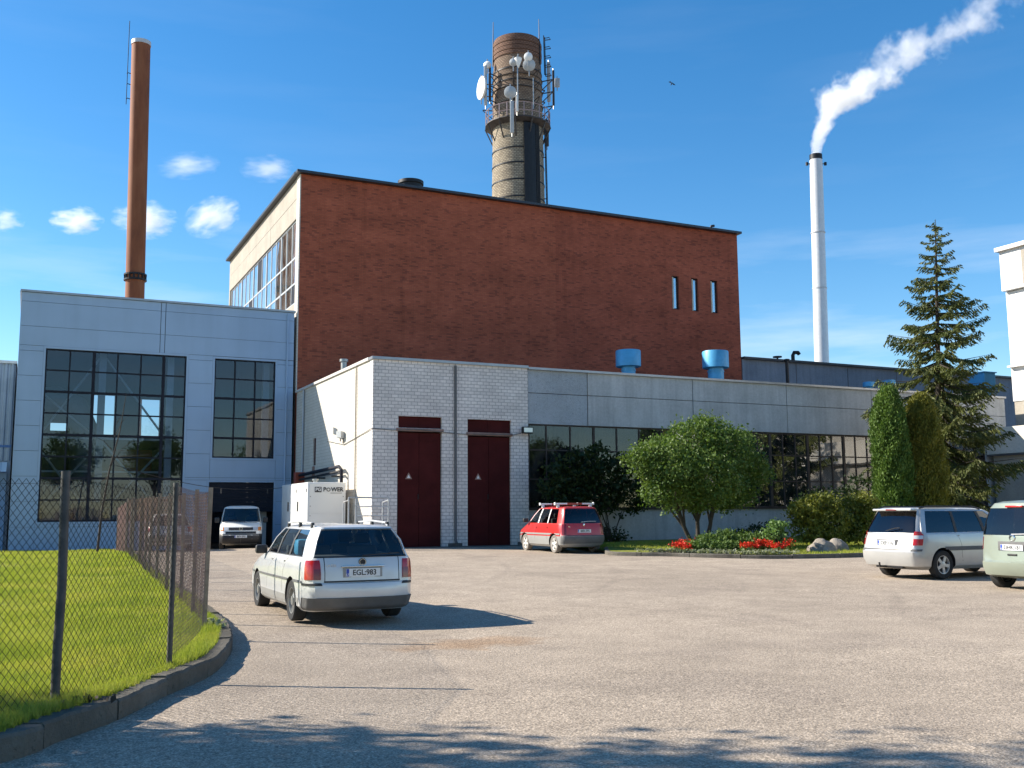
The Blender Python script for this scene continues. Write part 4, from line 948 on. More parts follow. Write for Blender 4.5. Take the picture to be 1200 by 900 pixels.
# small fair-weather clouds far behind
def cloud(i, u, v, hw, hh, lab, dens, tilt=0, amp=.9):
    D = 820.; d = ray(u, v).normalized(); P = CO+d*D; q = FPX/(D*d.dot(_fw)); rx, rz = hw/q, hh/q
    def f(s):
        o = s.new('TexCoord').outputs['Object']; mp_ = s.new('Mapping'); mp_.inputs['Location'].default_value = (i*3.1, i*1.7, 0); mp_.inputs['Scale'].default_value = (1., 1., 1.6); s.l.new(o, mp_.inputs['Vector'])
        n = s.new('TexNoise', Scale=1.5, Detail=8., Roughness=.66); s.l.new(mp_.outputs[0], n.inputs['Vector'])
        ln = s.new('VectorMath', operation='LENGTH'); s.l.new(o, ln.inputs[0])
        e = s.math('ADD', s.math('SUBTRACT', .95, ln.outputs['Value']), s.math('MULTIPLY', s.math('SUBTRACT', n.outputs['Fac'], .52), amp*3.4))
        return s.math('POWER', s.ramp(e, (.0, 0.), (1.5, 1.)), 1.3)
    volume_mat('cloud_%d' % i, f, dens/rx, .2)
    bm_ = bmesh.new(); bmesh.ops.create_icosphere(bm_, subdivisions=3, radius=1.)
    me = bpy.data.meshes.new('cloud'); bm_.to_mesh(me); bm_.free(); me.materials.append(M('cloud_%d' % i))
    o = bpy.data.objects.new('cloud', me); COL.objects.link(o); o.location = P; o.scale = (rx*1.45, rx*1.2, rz*1.6); o.rotation_euler = (0, R(tilt), -YAW+math.atan2(-(u-600), FPX)*-1*0)
    tag(o, lab, 'cloud', 'small white clouds')
cloud(1, 90, 258, 22, 11, 'compact white oval cloud in the open sky left of the rust chimney', 1.76)
cloud(2, 170, 257, 27, 15, 'white cloud crossed by the rust brown chimney', 1.54)
cloud(3, 249, 254, 25, 14, 'slanted white cloud above the panel hall roof, beside the brick building', 1.54, -25)
cloud(4, 219, 194, 27, 8, 'thin upper cloud streak between rust chimney and brick building', 0.72, -8)
cloud(5, 314, 198, 24, 10, 'faint cloud wisp near the brick building top corner', 0.55)
cloud(6, 2, 258, 18, 10, 'faint small cloud cut by the left edge of the view', 0.77)
P = on_y(787, 98, 60); m = MB(); m.lathe([(.01, -.35), (.07, -.2), (.09, 0), (.06, .2), (.01, .32)], 8)
m.add([(0, -.03, .1), (.35, .1, .35), (.75, .05, .25), (.3, .0, -.02)], [(0, 1, 2, 3)]); m.add([(0, -.03, .1), (-.3, .1, .3), (-.45, .3, .12), (-.25, 0, -.02)], [(0, 1, 2, 3)]); o = m.build('bird', 'bird'); o.scale = (.5, .5, .5); o.location = P; o.rotation_euler = (0, R(25), 0); tag(o, 'small dark bird flying in the open blue sky', 'bird')

# ------------------------------------------------------------------ chain link fence round the lawn
fpx = [(64, 825), (198, 781), (239, 736), (226, 718), (212, 706.7), (195, 693), (183, 681.5), (174, 673), (169, 668), (162.5, 660), (155, 655), (152.5, 652), (147.5, 648)]
fpts = [on_g(u, v, KH) for u, v in fpx]
fpts = [fpts[0]+(fpts[0]-fpts[1])*1.0+Vector((-.35, .1, 0)), fpts[0]+(fpts[0]-fpts[1])*2.1+Vector((-1.2, .4, 0))][::-1]+fpts
for p in fpts: p.z = lawn_z(p.y)+KH
lastp = fpts[-1]; fpts += [Vector((lastp.x+.15*k, lastp.y+3.2*k, lawn_z(lastp.y+3.2*k)+KH)) for k in (1, 2, 3)]
FH = 1.80
fence = thing('chain_link_fence', 'dark chain link fence with steel and rusty posts round the lawn', 'fence', (1.33, 10.44, .17))
for i, p in enumerate(fpts):
    m = MB(); near = i <= 3; h = FH+.02*(i % 3)
    if near:
        r_ = .040 if i == 2 else .030
        lean = Vector((.0 if i == 2 else .01, .02, 0)); m.tube([p-Vector((0, 0, .2)), p+Vector((0, 0, .4))+lean*.2, p+Vector((0, 0, .9))+lean*.6+(_r0*.012 if i == 2 else _r0*0), p+Vector((0, 0, h))+lean], r_*.9, 10)
        m.build('post', 'post_dark', fence, 50)
    else:
        if i == 4: h += .02
        t = Vector((rnd.uniform(-.02, .04), rnd.uniform(-.02, .02), 0)); a = p-Vector((0, 0, .2)); b = p+Vector((0, 0, h))+t; c = (a+b)/2; az_ = (b-a)/2
        m.obox(c, _r0*.030, _fw.cross(_rt)*0+Vector((_fw.x, _fw.y, 0))*.004, az_); m.obox(c-_r0*.026+Vector((_fw.x, _fw.y, 0))*.03, _r0*.004, Vector((_fw.x, _fw.y, 0))*.026, az_)
        m.build('post', 'post_rust', fence)
for i in range(len(fpts)-1):
    a, b = fpts[i], fpts[i+1]; L = (Vector((b.x, b.y, 0))-Vector((a.x, a.y, 0))).length; d = (b-a)/L; near = i <= 2
    pit = .076 if near else .088; r_ = .0023 if near else .0019
    H = FH-.05; m = MB(); off = Vector((-d.y, d.x, 0))*.012
    if i == 3: d = (b-a)/L
    def seg(u0, z0, u1, z1):
        sag = lambda u: -.02*math.sin(math.pi*u/L)
        pa = a+d*u0+Vector((0, 0, .03+z0+sag(u0))); pb_ = a+d*u1+Vector((0, 0, .03+z1+sag(u1))); m.bar(pa, pb_, r_, 3)
    n = int((L+H)/pit)
    for k in range(-int(H/pit), int(L/pit)+1):
        u = k*pit; s0, s1 = max(0, -u), min(H, L-u)
        if s1 > s0+.02:
            seg(u+s0, s0, u+s1, s1)
        u2 = k*pit+H; t0, t1 = max(0, u2-L), min(H, u2)
        if t1 > t0+.02: seg(u2-t0, t0, u2-t1, t1)
    o = m.build('wire_mesh', 'wire_dark' if near else 'wire_rust', fence); o['kind'] = 'stuff'
    m = MB(); m.tube([a+Vector((0, 0, FH-.06)), (a+b)/2+Vector((0, 0, FH-.085)), b+Vector((0, 0, FH-.06))], .0014, 4); m.build('tension_wire', 'wire_dark', fence)

# ------------------------------------------------------------------ things standing in the yard
GX = on_y(360, 600, 41.0).x; GX1 = on_y(405, 600, 41.0).x; gzv = on_y(360, 565, 41.0).z; gzb = gz(10, 41.)
gn = thing('generator', 'white box generator with black POWER logo beside the annex side wall', 'generator', (GX, 41., gzb))
GLn = 45.6
m = MB(); m.box((GX+.05, 41.05, gzb), (GX1-.05, GLn-.05, gzb+.22)); m.build('skid', 'plastic_black', gn)
m = MB(); m.box((GX, 41., gzb+.22), (GX1, GLn, gzv), .03); m.build('housing', 'generator_white', gn, 30)
zmid = (gzb+.22+gzv)/2-.05
piece('front_panel', 'generator_white', (GX+.07, 40.988, zmid+.01), (GX1-.07, 40.998, gzv-.06), gn); piece('front_panel', 'generator_white', (GX+.07, 40.988, gzb+.30), (GX1-.07, 40.998, zmid-.01), gn)
for k in range(2):
    y0, y1 = 41.1+k*1.72, 42.78+k*1.72; d_ = piece('side_door', 'generator_white', (GX-.012, y0, gzb+.32), (GX-.002, y1, gzv-.08), gn)
    m = MB(); m.box((GX-.04, y1-.3, zmid+.1), (GX-.014, y1-.18, zmid+.5)); m.build('handle', 'plastic_black', gn)
    for z in (gzb+.6, gzv-.4): piece('hinge', 'plastic_black', (GX-.03, y0+.03, z), (GX-.013, y0+.08, z+.14), gn)
for z in np.linspace(gzb+.5, gzv-.6, 5):
    for x in (GX+.1, GX1-.13): piece('rivet', 'plastic_grey', (x, 40.975, z), (x+.03, 40.987, z+.03), gn)
lx = GX+(GX1-GX)*.27; lz = gzv-.30
piece('logo_square', 'logo_black', (lx-.14, 40.974, lz-.11), (lx+.14, 40.986, lz+.11), gn)
for tx, x, z, s_, mt in (('PG', lx, lz, .19, 'plate_white'), ('P', lx+.27, lz, .24, 'logo_black'), ('O', lx+.43, lz-.01, .22, 'plastic_grey'), ('WER', lx+.80, lz, .24, 'logo_black')):
    o = bpy.data.objects.new('lettering', text_mesh(tx, s_, mt, bold=.006)); o.location = (x, 40.970, z); o.rotation_euler = (R(90), 0, 0); link(o, gn)
piece('logo_line', 'logo_black', (lx+.52, 40.974, lz-.15), (lx+1.0, 40.985, lz-.135), gn)
m = MB(); m.lathe([(.1, gzv), (.1, gzv+.1), (.14, gzv+.1), (.14, gzv+.16), (.02, gzv+.17)], 12, (GX+.55, 41.9, 0)); m.build('exhaust_cap', 'galvanised', gn, 40)
# tubular rack at the annex corner
ra, rb2 = on_y(408, 630, 37.6), on_y(455, 630, 37.6); rz0, rz1 = gz(13, 37.6), on_y(430, 583, 37.6).z
rk = thing('tube_rack', 'pale grey tubular steel rack against the white brick corner', 'rack', ((ra.x+rb2.x)/2, 37.6, rz0))
for x in (ra.x, ra.x+.28, rb2.x): MB().bar((x, 37.6, rz0), (x, 37.6, rz1), .032, 8).build('upright', 'rack_grey', rk)
for x in (ra.x, rb2.x): MB().bar((x, 38.3, rz0), (x, 38.3, rz1-.15), .03, 8).build('upright', 'rack_grey', rk)
MB().bar((ra.x, 37.6, rz1), (rb2.x, 37.6, rz1), .032, 8).build('top_rail', 'rack_grey', rk)
for z in np.linspace(rz0+.25, rz1-.35, 5): MB().bar((ra.x+.28, 37.6, z), (rb2.x, 37.6, z), .022, 6).build('rung', 'rack_grey', rk)
for x in (ra.x, rb2.x): MB().bar((x, 37.6, rz1-.1), (x, 38.3, rz1-.18), .025, 6).build('side_rail', 'rack_grey', rk)
# floodlights
def flood(name, P, ax, lab):
    t = thing(name, lab, 'floodlight', P); m = MB(); m.obox(Vector(ax)*.25, Vector(ax).normalized()*.10, Vector((0, 0, 1)).cross(Vector(ax)).normalized()*.17, Vector((0, 0, .14))); m.build('lamp_head', 'antenna_grey', t, world=False)
    m = MB(); m.tube([(0, 0, -.35), (0, 0, 0), Vector(ax)*.2], .025, 6); m.build('bracket', 'plastic_grey', t, world=False)
p = on_x(399, 508, X0-.02); flood('floodlight', (X0-.03, p.y, p.z), (-.8, .25, .35), 'grey floodlight on the sunlit white annex side wall')
flood('floodlight', (X0-.03, p.y-.45, p.z-.12), (-.55, -.2, .1), 'small lower lamp beside the sunlit side wall floodlight')
p = on_y(615, 508, YA); m = MB(); t = thing('floodlight', 'dark boxy floodlight at the right end of the white brick front', 'floodlight', (p.x, YA-.05, p.z))
MB().box((-.24, -.28, -.02), (.24, -.1, .26), .02).build('lamp_head', 'black_metal', t, world=False); MB().box((-.2, -.30, .03), (.2, -.281, .22)).build('lens', 'lens_clear', t, world=False); MB().bar((0, -.1, .1), (0, .04, .0), .03, 6).build('bracket', 'plastic_grey', t, world=False)
# lagged pipe pair crossing to the annex
pa, pb2 = on_x(399, 546, X0-.35), on_x(350, 557, X0-.35)
pp = thing('pipe_run', 'dark pipe pair bracketed along the white annex side wall', 'pipe', (X0-.3, pa.y, .3))
for dz, r_, mt in ((0, .075, 'frame_dark'), (-.22, .055, 'black_metal')): MB().tube([(X0-.25, pb2.y+.6, pb2.z+dz), (X0-.25, pa.y+.6, pa.z+dz), (X0-.25, pa.y+.2, pa.z-.15+dz), (X0-.25, pa.y+.15, pa.z-1.9)], r_, 10).build('pipe', mt, pp, 40)
MB().box((X0-.45, pb2.y+.2, pb2.z-.42), (X0-.005, pb2.y+.6, pb2.z+.16)).build('bracket', 'machine_red', pp)
for y in (pa.y+1.2, (pa.y+pb2.y)/2): MB().box((X0-.4, y, pa.z-.42), (X0-.004, y+.06, pa.z-.36)).build('bracket', 'black_metal', pp)
# slack cable with two hanging weights before the garage
w0_, w1_ = Vector((2.9, 41.5, 3.6)), Vector((X0-.05, 48.2, 3.05))
m = MB(); pts = [w0_.lerp(w1_, i/16)+Vector((0, 0, -.55*math.sin(math.pi*i/16))) for i in range(17)]; m.tube(pts, .012, 4)
for i in (8, 12): m.bar(pts[i], pts[i]-Vector((0, 0, .22)), .03, 5)
o = m.build('slack_cable', 'cable_black'); tag(o, 'thin slack cable hanging across the garage door', 'cable')
# cable pole behind the fence and bare sapling
m = MB(); q = on_g(154, 652, KH); q = Vector((2.55, 41.5, lawn_z(41.5)+KH-.02)); m.tube([q, q+Vector((.1, 0, 1.6)), q+Vector((.3, 0, 3.1)), q+Vector((.62, .1, 4.6)), q+Vector((.8, .1, 6.1))], [.05, .045, .035, .022, .008], 7)
for z0, dx, dz in ((3.3, .9, 1.1), (3.9, -.6, .5), (4.4, .5, .9), (2.9, -.35, -.25), (3.6, 1.5, .15), (4.9, .3, .5)): m.tube([q+Vector((.1*z0-.02, 0, z0)), q+Vector((.1*z0+dx*.5, .1, z0+dz*.65)), q+Vector((.1*z0+dx, .2, z0+dz))], [.018, .012, .004], 5)
o = m.build('bare_sapling', 'bark', None, 50); tag(o, 'thin bare leaning sapling in front of the large hall window', 'sapling')

# ------------------------------------------------------------------ vegetation
def clump_points(C, rad, n, shell=.55, rng=nrg):
    d = rng.normal(size=(n, 3)); d /= np.linalg.norm(d, axis=1)[:, None]; r = rng.uniform(shell**3, 1, n)**(1/3)
    return np.array(C)[None]+d*r[:, None]*np.array(rad)[None]
def crown(lobes, per, size, aspect=1.5, sub=.32, rng=nrg, clump=14):
    out = []
    for (c, rad) in lobes:
        n = int(per*rad[0]*rad[1]**.5*rad[2]**.5); cc = clump_points(c, rad, n, .45, rng)
        k = rng.normal(size=(n, clump, 3))*np.array([sub, sub, sub*.7])*(rng.uniform(.5, 1.2, n))[:, None, None]
        out.append((cc[:, None]+k).reshape(-1, 3))
    return leaves(np.concatenate(out), size, aspect, rng=rng)
def limbs(mb, base, tips, r0, jit=.15):
    for tp in tips:
        a = Vector(base); b = Vector(tp); c1 = a.lerp(b, .35)+Vector((rnd.uniform(-jit, jit), rnd.uniform(-jit, jit), .2)); c2 = a.lerp(b, .7)+Vector((rnd.uniform(-jit, jit), rnd.uniform(-jit, jit), .1))
        mb.tube([a, c1, c2, b], [r0, r0*.75, r0*.45, r0*.12], 7)
# round multi-stemmed tree
rtb = on_g(822, 632, .1); rtb = Vector((on_y(815, 620, 31.6).x, 31.6, gz(20, 31.6)+.12))
K_ = 1/px_m(rtb+Vector((0, 0, 2.5)))
def crown_at(u, v, r, dy=0, sq=.85): p = on_y(u, v, rtb.y+dy); return ((p.x, p.y, p.z), (r*K_, r*K_*.9, r*K_*sq))
rtree = thing('round_tree', 'round crowned green deciduous tree before the concrete wall windows', 'tree', rtb)
lobes = [crown_at(*a) for a in ((812, 520, 34, 0), (850, 530, 36, -.3), (878, 548, 26, .2), (790, 545, 36, -.6), (756, 540, 21, -.2), (742, 538, 10, 0), (772, 574, 20, -.4), (830, 560, 40, -.9), (865, 575, 24, .2), (838, 506, 22, .3), (800, 575, 26, .3), (895, 556, 9, 0), (845, 583, 20, .3), (815, 585, 17, -.2), (785, 590, 9, -.3), (824, 494, 12, .2), (868, 515, 14, .3), (768, 522, 12, .1))]
v, f_ = crown(lobes, 230, .074, 1.5, .19, clump=16); soup('crown', v, f_, 'leaf_round', rtree)
m = MB(); b_ = [rtb+Vector((-.16, 0, -.1)), rtb+Vector((.12, .12, -.1)), rtb+Vector((.26, -.1, -.1))]
for q, (bs, tp) in enumerate(zip(b_, ((782, 570), (812, 555), (838, 560)))):
    p = on_y(tp[0], tp[1], rtb.y); mid_ = bs.lerp(p, .4)+Vector((.1, 0, -.15)); m.tube([bs, bs.lerp(mid_, .5)+Vector((.04, 0, 0)), mid_, p], [.10, .085, .075, .04], 8); limbs(m, mid_, [on_y(tp[0]+dx, tp[1]+dy, rtb.y+e_) for dx, dy, e_ in ((-25, -10, .4), (5, -40, -.3), (30, -15, -.5))], .05)
m.build('trunk', 'bark', rtree, 50)
# dark shrub against the shaded windows
def bush(name, lab, cat_, loc, lobes, per, size, mat, sub=.16, asp=1.5, clump=12, stems=5, group=None):
    t = thing(name, lab, cat_, loc, 0, group); v, f_ = crown(lobes, per, size, asp, sub, clump=clump); soup('foliage', v, f_, mat, t)
    m = MB(); limbs(m, loc, [rnd.choice(lobes)[0] for _ in range(stems)], .03, .1); m.build('stem', 'bark', t); return t
def blob(u, v, Y, rx, rz=None, ry=None): p = on_y(u, v, Y); return ((p.x, p.y, p.z), (rx, ry or rx, rz or rx))
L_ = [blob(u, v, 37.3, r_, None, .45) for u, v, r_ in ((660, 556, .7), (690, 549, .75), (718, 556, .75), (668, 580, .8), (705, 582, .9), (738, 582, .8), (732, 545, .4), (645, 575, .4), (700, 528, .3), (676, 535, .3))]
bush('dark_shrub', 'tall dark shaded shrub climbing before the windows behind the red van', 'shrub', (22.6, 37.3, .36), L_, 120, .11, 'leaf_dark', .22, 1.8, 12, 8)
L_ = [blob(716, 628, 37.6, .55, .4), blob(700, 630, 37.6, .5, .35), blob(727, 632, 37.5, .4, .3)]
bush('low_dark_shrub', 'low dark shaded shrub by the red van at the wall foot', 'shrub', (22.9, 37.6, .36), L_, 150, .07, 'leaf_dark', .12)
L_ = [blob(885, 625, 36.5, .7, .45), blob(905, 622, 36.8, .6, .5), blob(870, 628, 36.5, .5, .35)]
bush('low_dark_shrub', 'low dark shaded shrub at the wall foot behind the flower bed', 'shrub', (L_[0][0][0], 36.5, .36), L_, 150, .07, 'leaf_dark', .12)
# spreading juniper
L_ = [blob(u, v, Y, rx, rz) for u, v, Y, rx, rz in ((832, 634, 28.3, .55, .22), (850, 632, 28.3, .5, .3), (868, 634, 28.1, .55, .26), (884, 633, 28.3, .5, .22), (820, 640, 28.0, .35, .16), (845, 640, 27.7, .5, .2), (872, 641, 27.6, .5, .18))]
bush('spreading_juniper', 'low spreading green juniper behind the red flowers', 'shrub', (L_[1][0][0], 28.3, .28), L_, 560, .05, 'needle_juniper', .10, 2.6, 12)
L_ = [blob(908, 615, 27.0, .22, .2), blob(915, 620, 27.0, .28, .26), blob(903, 625, 27.0, .24, .2), blob(912, 632, 27.0, .2, .2)]
bush('young_lilac', 'small bright green leafy bush standing over the red flowers', 'shrub', (L_[1][0][0], 27.0, .26), L_, 420, .075, 'leaf_fresh', .09, 1.3, 10)
# yew hedge clumps left of the parked minivan
for q, (lab, bl) in enumerate((('broad olive yew bush left of the columnar thujas', ((945, 602, .6, .5), (960, 595, .75, .6), (975, 610, .7, .55), (950, 622, .7, .4), (968, 628, .7, .35), (935, 600, .4, .35))), ('olive yew bush between the broad yew and the green thuja', ((998, 598, .7, .6), (1012, 592, .6, .55), (1005, 615, .8, .5), (990, 625, .7, .4), (1020, 612, .6, .5))))):
    Y_ = 28.6+.5*q; L_ = [blob(u, v, Y_, rx, rz) for u, v, rx, rz in bl]
    bush('yew_bush', lab, 'shrub', (L_[1][0][0], Y_, .27), L_, 230, .062, 'needle_yew', .12, 2.4, 12, 5)
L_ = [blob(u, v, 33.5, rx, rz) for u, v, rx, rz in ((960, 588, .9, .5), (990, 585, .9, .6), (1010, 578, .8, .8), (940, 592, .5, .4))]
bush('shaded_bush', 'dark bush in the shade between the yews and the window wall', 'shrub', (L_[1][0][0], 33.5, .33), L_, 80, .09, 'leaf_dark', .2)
# columnar thujas
def thuja(u, vtop, Y, lab, mat, wpx):
    tp = on_y(u, vtop, Y); zb = gz(30, Y)+.12; H = tp.z-zb; rw = wpx/2/px_m(tp); t = thing('columnar_thuja', lab, 'tree', (tp.x, Y, zb), 0, 'columnar thujas')
    n = 8000; h = nrg.uniform(.02, 1, n)**.9; a = nrg.uniform(0, 6.283, n)
    pr = np.where(h < .7, .86+.14*np.sin(h*4), np.sqrt(np.clip(1-((h-.62)/.39)**2, 0, 1))*.98); pr = pr*(1+.10*np.sin(a*3+h*9)+.07*np.sin(a*7-h*23))
    r_ = rw*pr*nrg.uniform(.72, 1.03, n)
    C = np.stack([tp.x+r_*np.cos(a), Y+r_*np.sin(a), zb+h*H], 1)
    k = nrg.normal(size=(n, 7, 3))*np.array([.05, .05, .10]); P = (C[:, None]+k).reshape(-1, 3)
    out = np.repeat(np.stack([np.cos(a)*.45, np.sin(a)*.45, np.ones(n)], 1), 7, 0)
    v, f_ = leaves(P, .048, 2.4, droop=out); soup('foliage', v, f_, mat, t); MB().tube([(tp.x, Y, zb-.1), (tp.x, Y, zb+H*.6)], [.09, .04], 7).build('trunk', 'bark', t)
thuja(1040, 457, 30.0, 'tall bright green columnar thuja beside the spruce', 'leaf_thuja', 41)
thuja(1079, 465, 29.6, 'olive gold columnar thuja in front of the spruce', 'leaf_thuja_gold', 43)
# spruce
def spruce():
    Y = 33.; tp = on_y(1096, 257, Y); bx = on_y(1104, 640, Y).x; zb = gz(30, Y)+.12; H = tp.z-zb
    t = thing('spruce_tree', 'tall spruce with drooping branches rising behind the columnar thujas', 'tree', (bx, Y, zb))
    ax = lambda h: Vector((bx+(tp.x-bx)*h, Y, zb+H*h)); m = MB(); m.tube([ax(0)-Vector((0, 0, .2)), ax(.3), ax(.6), ax(.85), ax(1)], [.24, .17, .10, .05, .012], 9); trunk = m.build('trunk', 'bark', t, 50)
    bm_ = MB(); P = []; D = []; h = .06; rg = random.Random(5)
    while h < .985:
        nb = 6 if h < .45 else 5; top = 1-h; Lb = (4.4*top**.80+.10)
        if h < .25: Lb *= .7+h
        a0 = rg.uniform(0, 6.28)
        for q in range(nb):
            a = a0+q*6.283/nb+rg.uniform(-.35, .35); L = Lb*rg.uniform(.45, 1.15); o0 = ax(h)+Vector((0, 0, rg.uniform(-.12, .12)))
            dx, dy = math.cos(a), math.sin(a); sag = (.10+.34*top)*L; up = (.22*L if h > .6 else .06*L); n = max(4, int(L/.09)); sp = []
            for i in range(n+1):
                s_ = i/n; z = up*s_-sag*math.sin(s_*math.pi*.62)*.9+(.16*L*max(0, s_-.65)); sp.append(o0+Vector((dx*L*s_, dy*L*s_, z)))
            bm_.tube([sp[0], sp[n//2], sp[-1]], [.012+.012*L, .008+.006*L, .004], 4)
            for i in range(1, n+1):
                s_ = i/n; wd = (.16+.26*L*math.sin(min(1, s_*1.1)*math.pi*.93)**.6)*(1.0 if h < .8 else .6)
                tw_ = 4 if L > 1 else 3
                for k_ in range(tw_):
                    sd = rg.choice((-1, 1)); ln = wd*rg.uniform(.35, 1.0); c = sp[i]
                    dirv = Vector((-dy*sd*.7+dx*.6, dx*sd*.7+dy*.6, -.42-rg.uniform(0, .75)*(top**.5))); dirv.normalize()
                    mm_ = max(2, int(ln/.055))
                    for j in range(mm_):
                        pnt = c+dirv*(ln*(j+.5)/mm_); P.append(pnt[:]); D.append((dirv.x+rg.uniform(-.3, .3), dirv.y+rg.uniform(-.3, .3), dirv.z*1.1))
        h += (.034 if h < .75 else .026)*(1-.2*h)
    for i in range(90):
        hh = .6+.4*i/90; c = ax(min(hh, 1)); P.append(c[:]); D.append((rg.uniform(-.6, .6), rg.uniform(-.6, .6), .5))
    P = np.array(P)+nrg.normal(0, .012, (len(P), 3)); v, f_ = leaves(P, .058, 3.0, droop=np.array(D)*1.6); soup('foliage', v, f_, 'needle_spruce', t); bm_.build('branches', 'bark', t)
    return len(P)
print('spruce twigs', spruce())
# boulders, flowers
def boulder(u, v, Y, rx, ry, rz, seed, lab):
    p = on_g(u, v, .12); p = Vector((on_y(u, 640, Y).x, Y, gz(25, Y)+.1)); bm_ = bmesh.new(); bmesh.ops.create_icosphere(bm_, subdivisions=4, radius=1.); from mathutils import noise as nz
    for w in bm_.verts:
        d = w.co.copy(); k = 1+.22*nz.noise(d*1.3+Vector((seed, 0, 0)))+.08*nz.noise(d*4+Vector((0, seed, 0))); w.co = Vector((d.x*rx*k, d.y*ry*k, max(-.15, d.z*rz*k)))
    me = bpy.data.meshes.new('boulder'); bm_.to_mesh(me); bm_.free(); me.materials.append(M('boulder')); smooth(me, 60); o = bpy.data.objects.new('boulder', me); o.location = p; COL.objects.link(o); tag(o, lab, 'boulder', 'boulders on the island')
boulder(963, 648, 26.6, .50, .42, .46, 1.3, 'larger pale rounded boulder on the grass beside the kerb')
boulder(980, 648, 27.0, .40, .4, .42, 7.7, 'smaller boulder behind the larger one on the grass')
def flower(i, x, y, h, grp, lab):
    zb = gz(25, y)+.12; t = thing('salvia_plant', lab, 'flower', (x, y, zb), 0, grp); rg = nrg
    P = np.array([x, y, zb+h*.35])+rg.normal(size=(34, 3))*np.array([.09, .09, .05]); v, f_ = leaves(P, .07, 1.5); soup('leaves', v, f_, 'leaf_fresh' if i % 3 else 'leaf_thuja', t)
    n = 60; P = np.array([x, y, zb+h*.85])+rg.normal(size=(n, 3))*np.array([.085, .085, .055]); v, f_ = leaves(P, .055, 1.3, up=.3); soup('blossom', v, f_, 'petal_red', t)
_k0 = min(range(len(iki)), key=lambda i: iki[i].x); _kx = np.maximum.accumulate([p.x for p in iki[_k0:]]); _ky = [p.y for p in iki[_k0:]]
def inside(p, d): p = p.copy(); p.y = max(p.y, float(np.interp(p.x, _kx, _ky))+d); return p
fl = []
for (u0, u1, n, dv) in ((794, 814, 8, 'left'), (868, 926, 22, 'right')):
    for q in range(n):
        u = u0+(u1-u0)*(q+.5)/n+rnd.uniform(-1, 1); p = inside(on_g(u, rnd.uniform(643.5, 648.5), .13), rnd.uniform(.25, .6)); Y = p.y
        flower(q, p.x, Y, rnd.uniform(.24, .4), 'red flowers left of the juniper' if dv == 'left' else 'red flowers right of the juniper', 'red flowering bedding plant in the short row left of the juniper' if dv == 'left' else 'red flowering bedding plant in the long row below the bright bush')
P = []
for q in range(240):
    u = rnd.uniform(800, 935); p = inside(on_g(u, rnd.uniform(648.5, 651.5), .13), rnd.uniform(.06, .22)); P.append((p.x, p.y, gz(25, p.y)+.16+rnd.uniform(0, .07)))
P = np.repeat(np.array(P), 9, 0)+nrg.normal(size=(240*9, 3))*np.array([.05, .05, .03]); v, f_ = leaves(P, .05, 1.4); o = soup('silver_edging', v, f_, 'leaf_silver'); tag(o, 'pale silvery edging plants along the kerb below the flowers', 'ground cover', kind='stuff')
m = MB(); c = [inside(on_g(u, v, .13), .02 if v > 649 else .9) for u, v in ((796, 650), (838, 650.8), (880, 651), (935, 651), (935, 644), (796, 643))]; m.add([(p.x, p.y, gz(25, p.y)+.133) for p in c], [(0, 1, 2, 3, 4, 5)]); o = m.build('flower_bed', 'bed_soil'); tag(o, 'dark soil bed under the red flowers', 'flower bed', kind='structure')

# broad-leaved trees beside and behind the viewer: their shade falls across the foreground
def big_tree(lab, x, y, h, rc_, proto=[None]):
    z = gz(0, y)+(KH if x < -1 and y > 3 else 0)
    t = thing('linden_tree', lab, 'tree', (x, y, z), rnd.uniform(0, 6), 'trees out of the picture shading the foreground'); s_ = h/10.
    if proto[0] is None:
        lob = [((0, 0, 6.6), (2.3, 2.3, 2.1)), ((1.6, .4, 6.0), (1.7, 1.7, 1.5)), ((-1.5, -.6, 6.2), (1.7, 1.7, 1.6)), ((.2, 1.6, 6.4), (1.6, 1.6, 1.5)), ((-.3, -1.7, 5.8), (1.6, 1.6, 1.4)), ((0, 0, 8.4), (1.6, 1.6, 1.3)), ((1.9, -1.6, 7.0), (1.1, 1.1, .9)), ((-1.8, 1.6, 7.2), (1.1, 1.1, .9)), ((2.6, 1.4, 5.2), (.9, .9, .6)), ((-2.7, .5, 5.0), (.9, .9, .6))]
        v, f_ = crown(lob, 36, .14, 1.4, .30, clump=13); c = soup('crown', v, f_, 'leaf_round', t, world=False)
        m = MB(); m.tube([(0, 0, -.2), (.05, 0, 2), (.0, .1, 4.2), (.1, 0, 7)], [.22, .17, .13, .05], 9); limbs(m, (0, .05, 3.2), [q[0] for q in lob], .07); k = m.build('trunk', 'bark', t, 50, world=False); proto[0] = (c, k)
    else:
        for q in proto[0]: c = q.copy(); c.matrix_parent_inverse = Matrix(); COL.objects.link(c); c.parent = t
    t.scale = (rc_/3.4, rc_/3.4, s_)
def shade(sx_, sy_, h, rc_, lab): k = .66*h/math.tan(SUN_EL); big_tree(lab, sx_-math.cos(SUN_AZ)*k, sy_+math.sin(SUN_AZ)*k, h, rc_)
shade(-1.5, 6.1, 10.5, 3.4, 'spreading linden on the lawn shading the kerb'); shade(1.2, 5.3, 10.5, 3.1, 'middle linden on the lawn beside the drive'); shade(3.4, 3.5, 13., 3.1, 'taller linden closest to the drive')
shade(5.4, .5, 17., 3.2, 'tallest linden by the open end of the fence')
for q, (x, y) in enumerate(((-6, -24), (4, -27), (14, -25), (26, -28), (40, -22))): big_tree('linden %s across the road behind the viewer' % ('first', 'second', 'third', 'fourth', 'fifth')[q], x, y, 11+q % 3, 4.2)

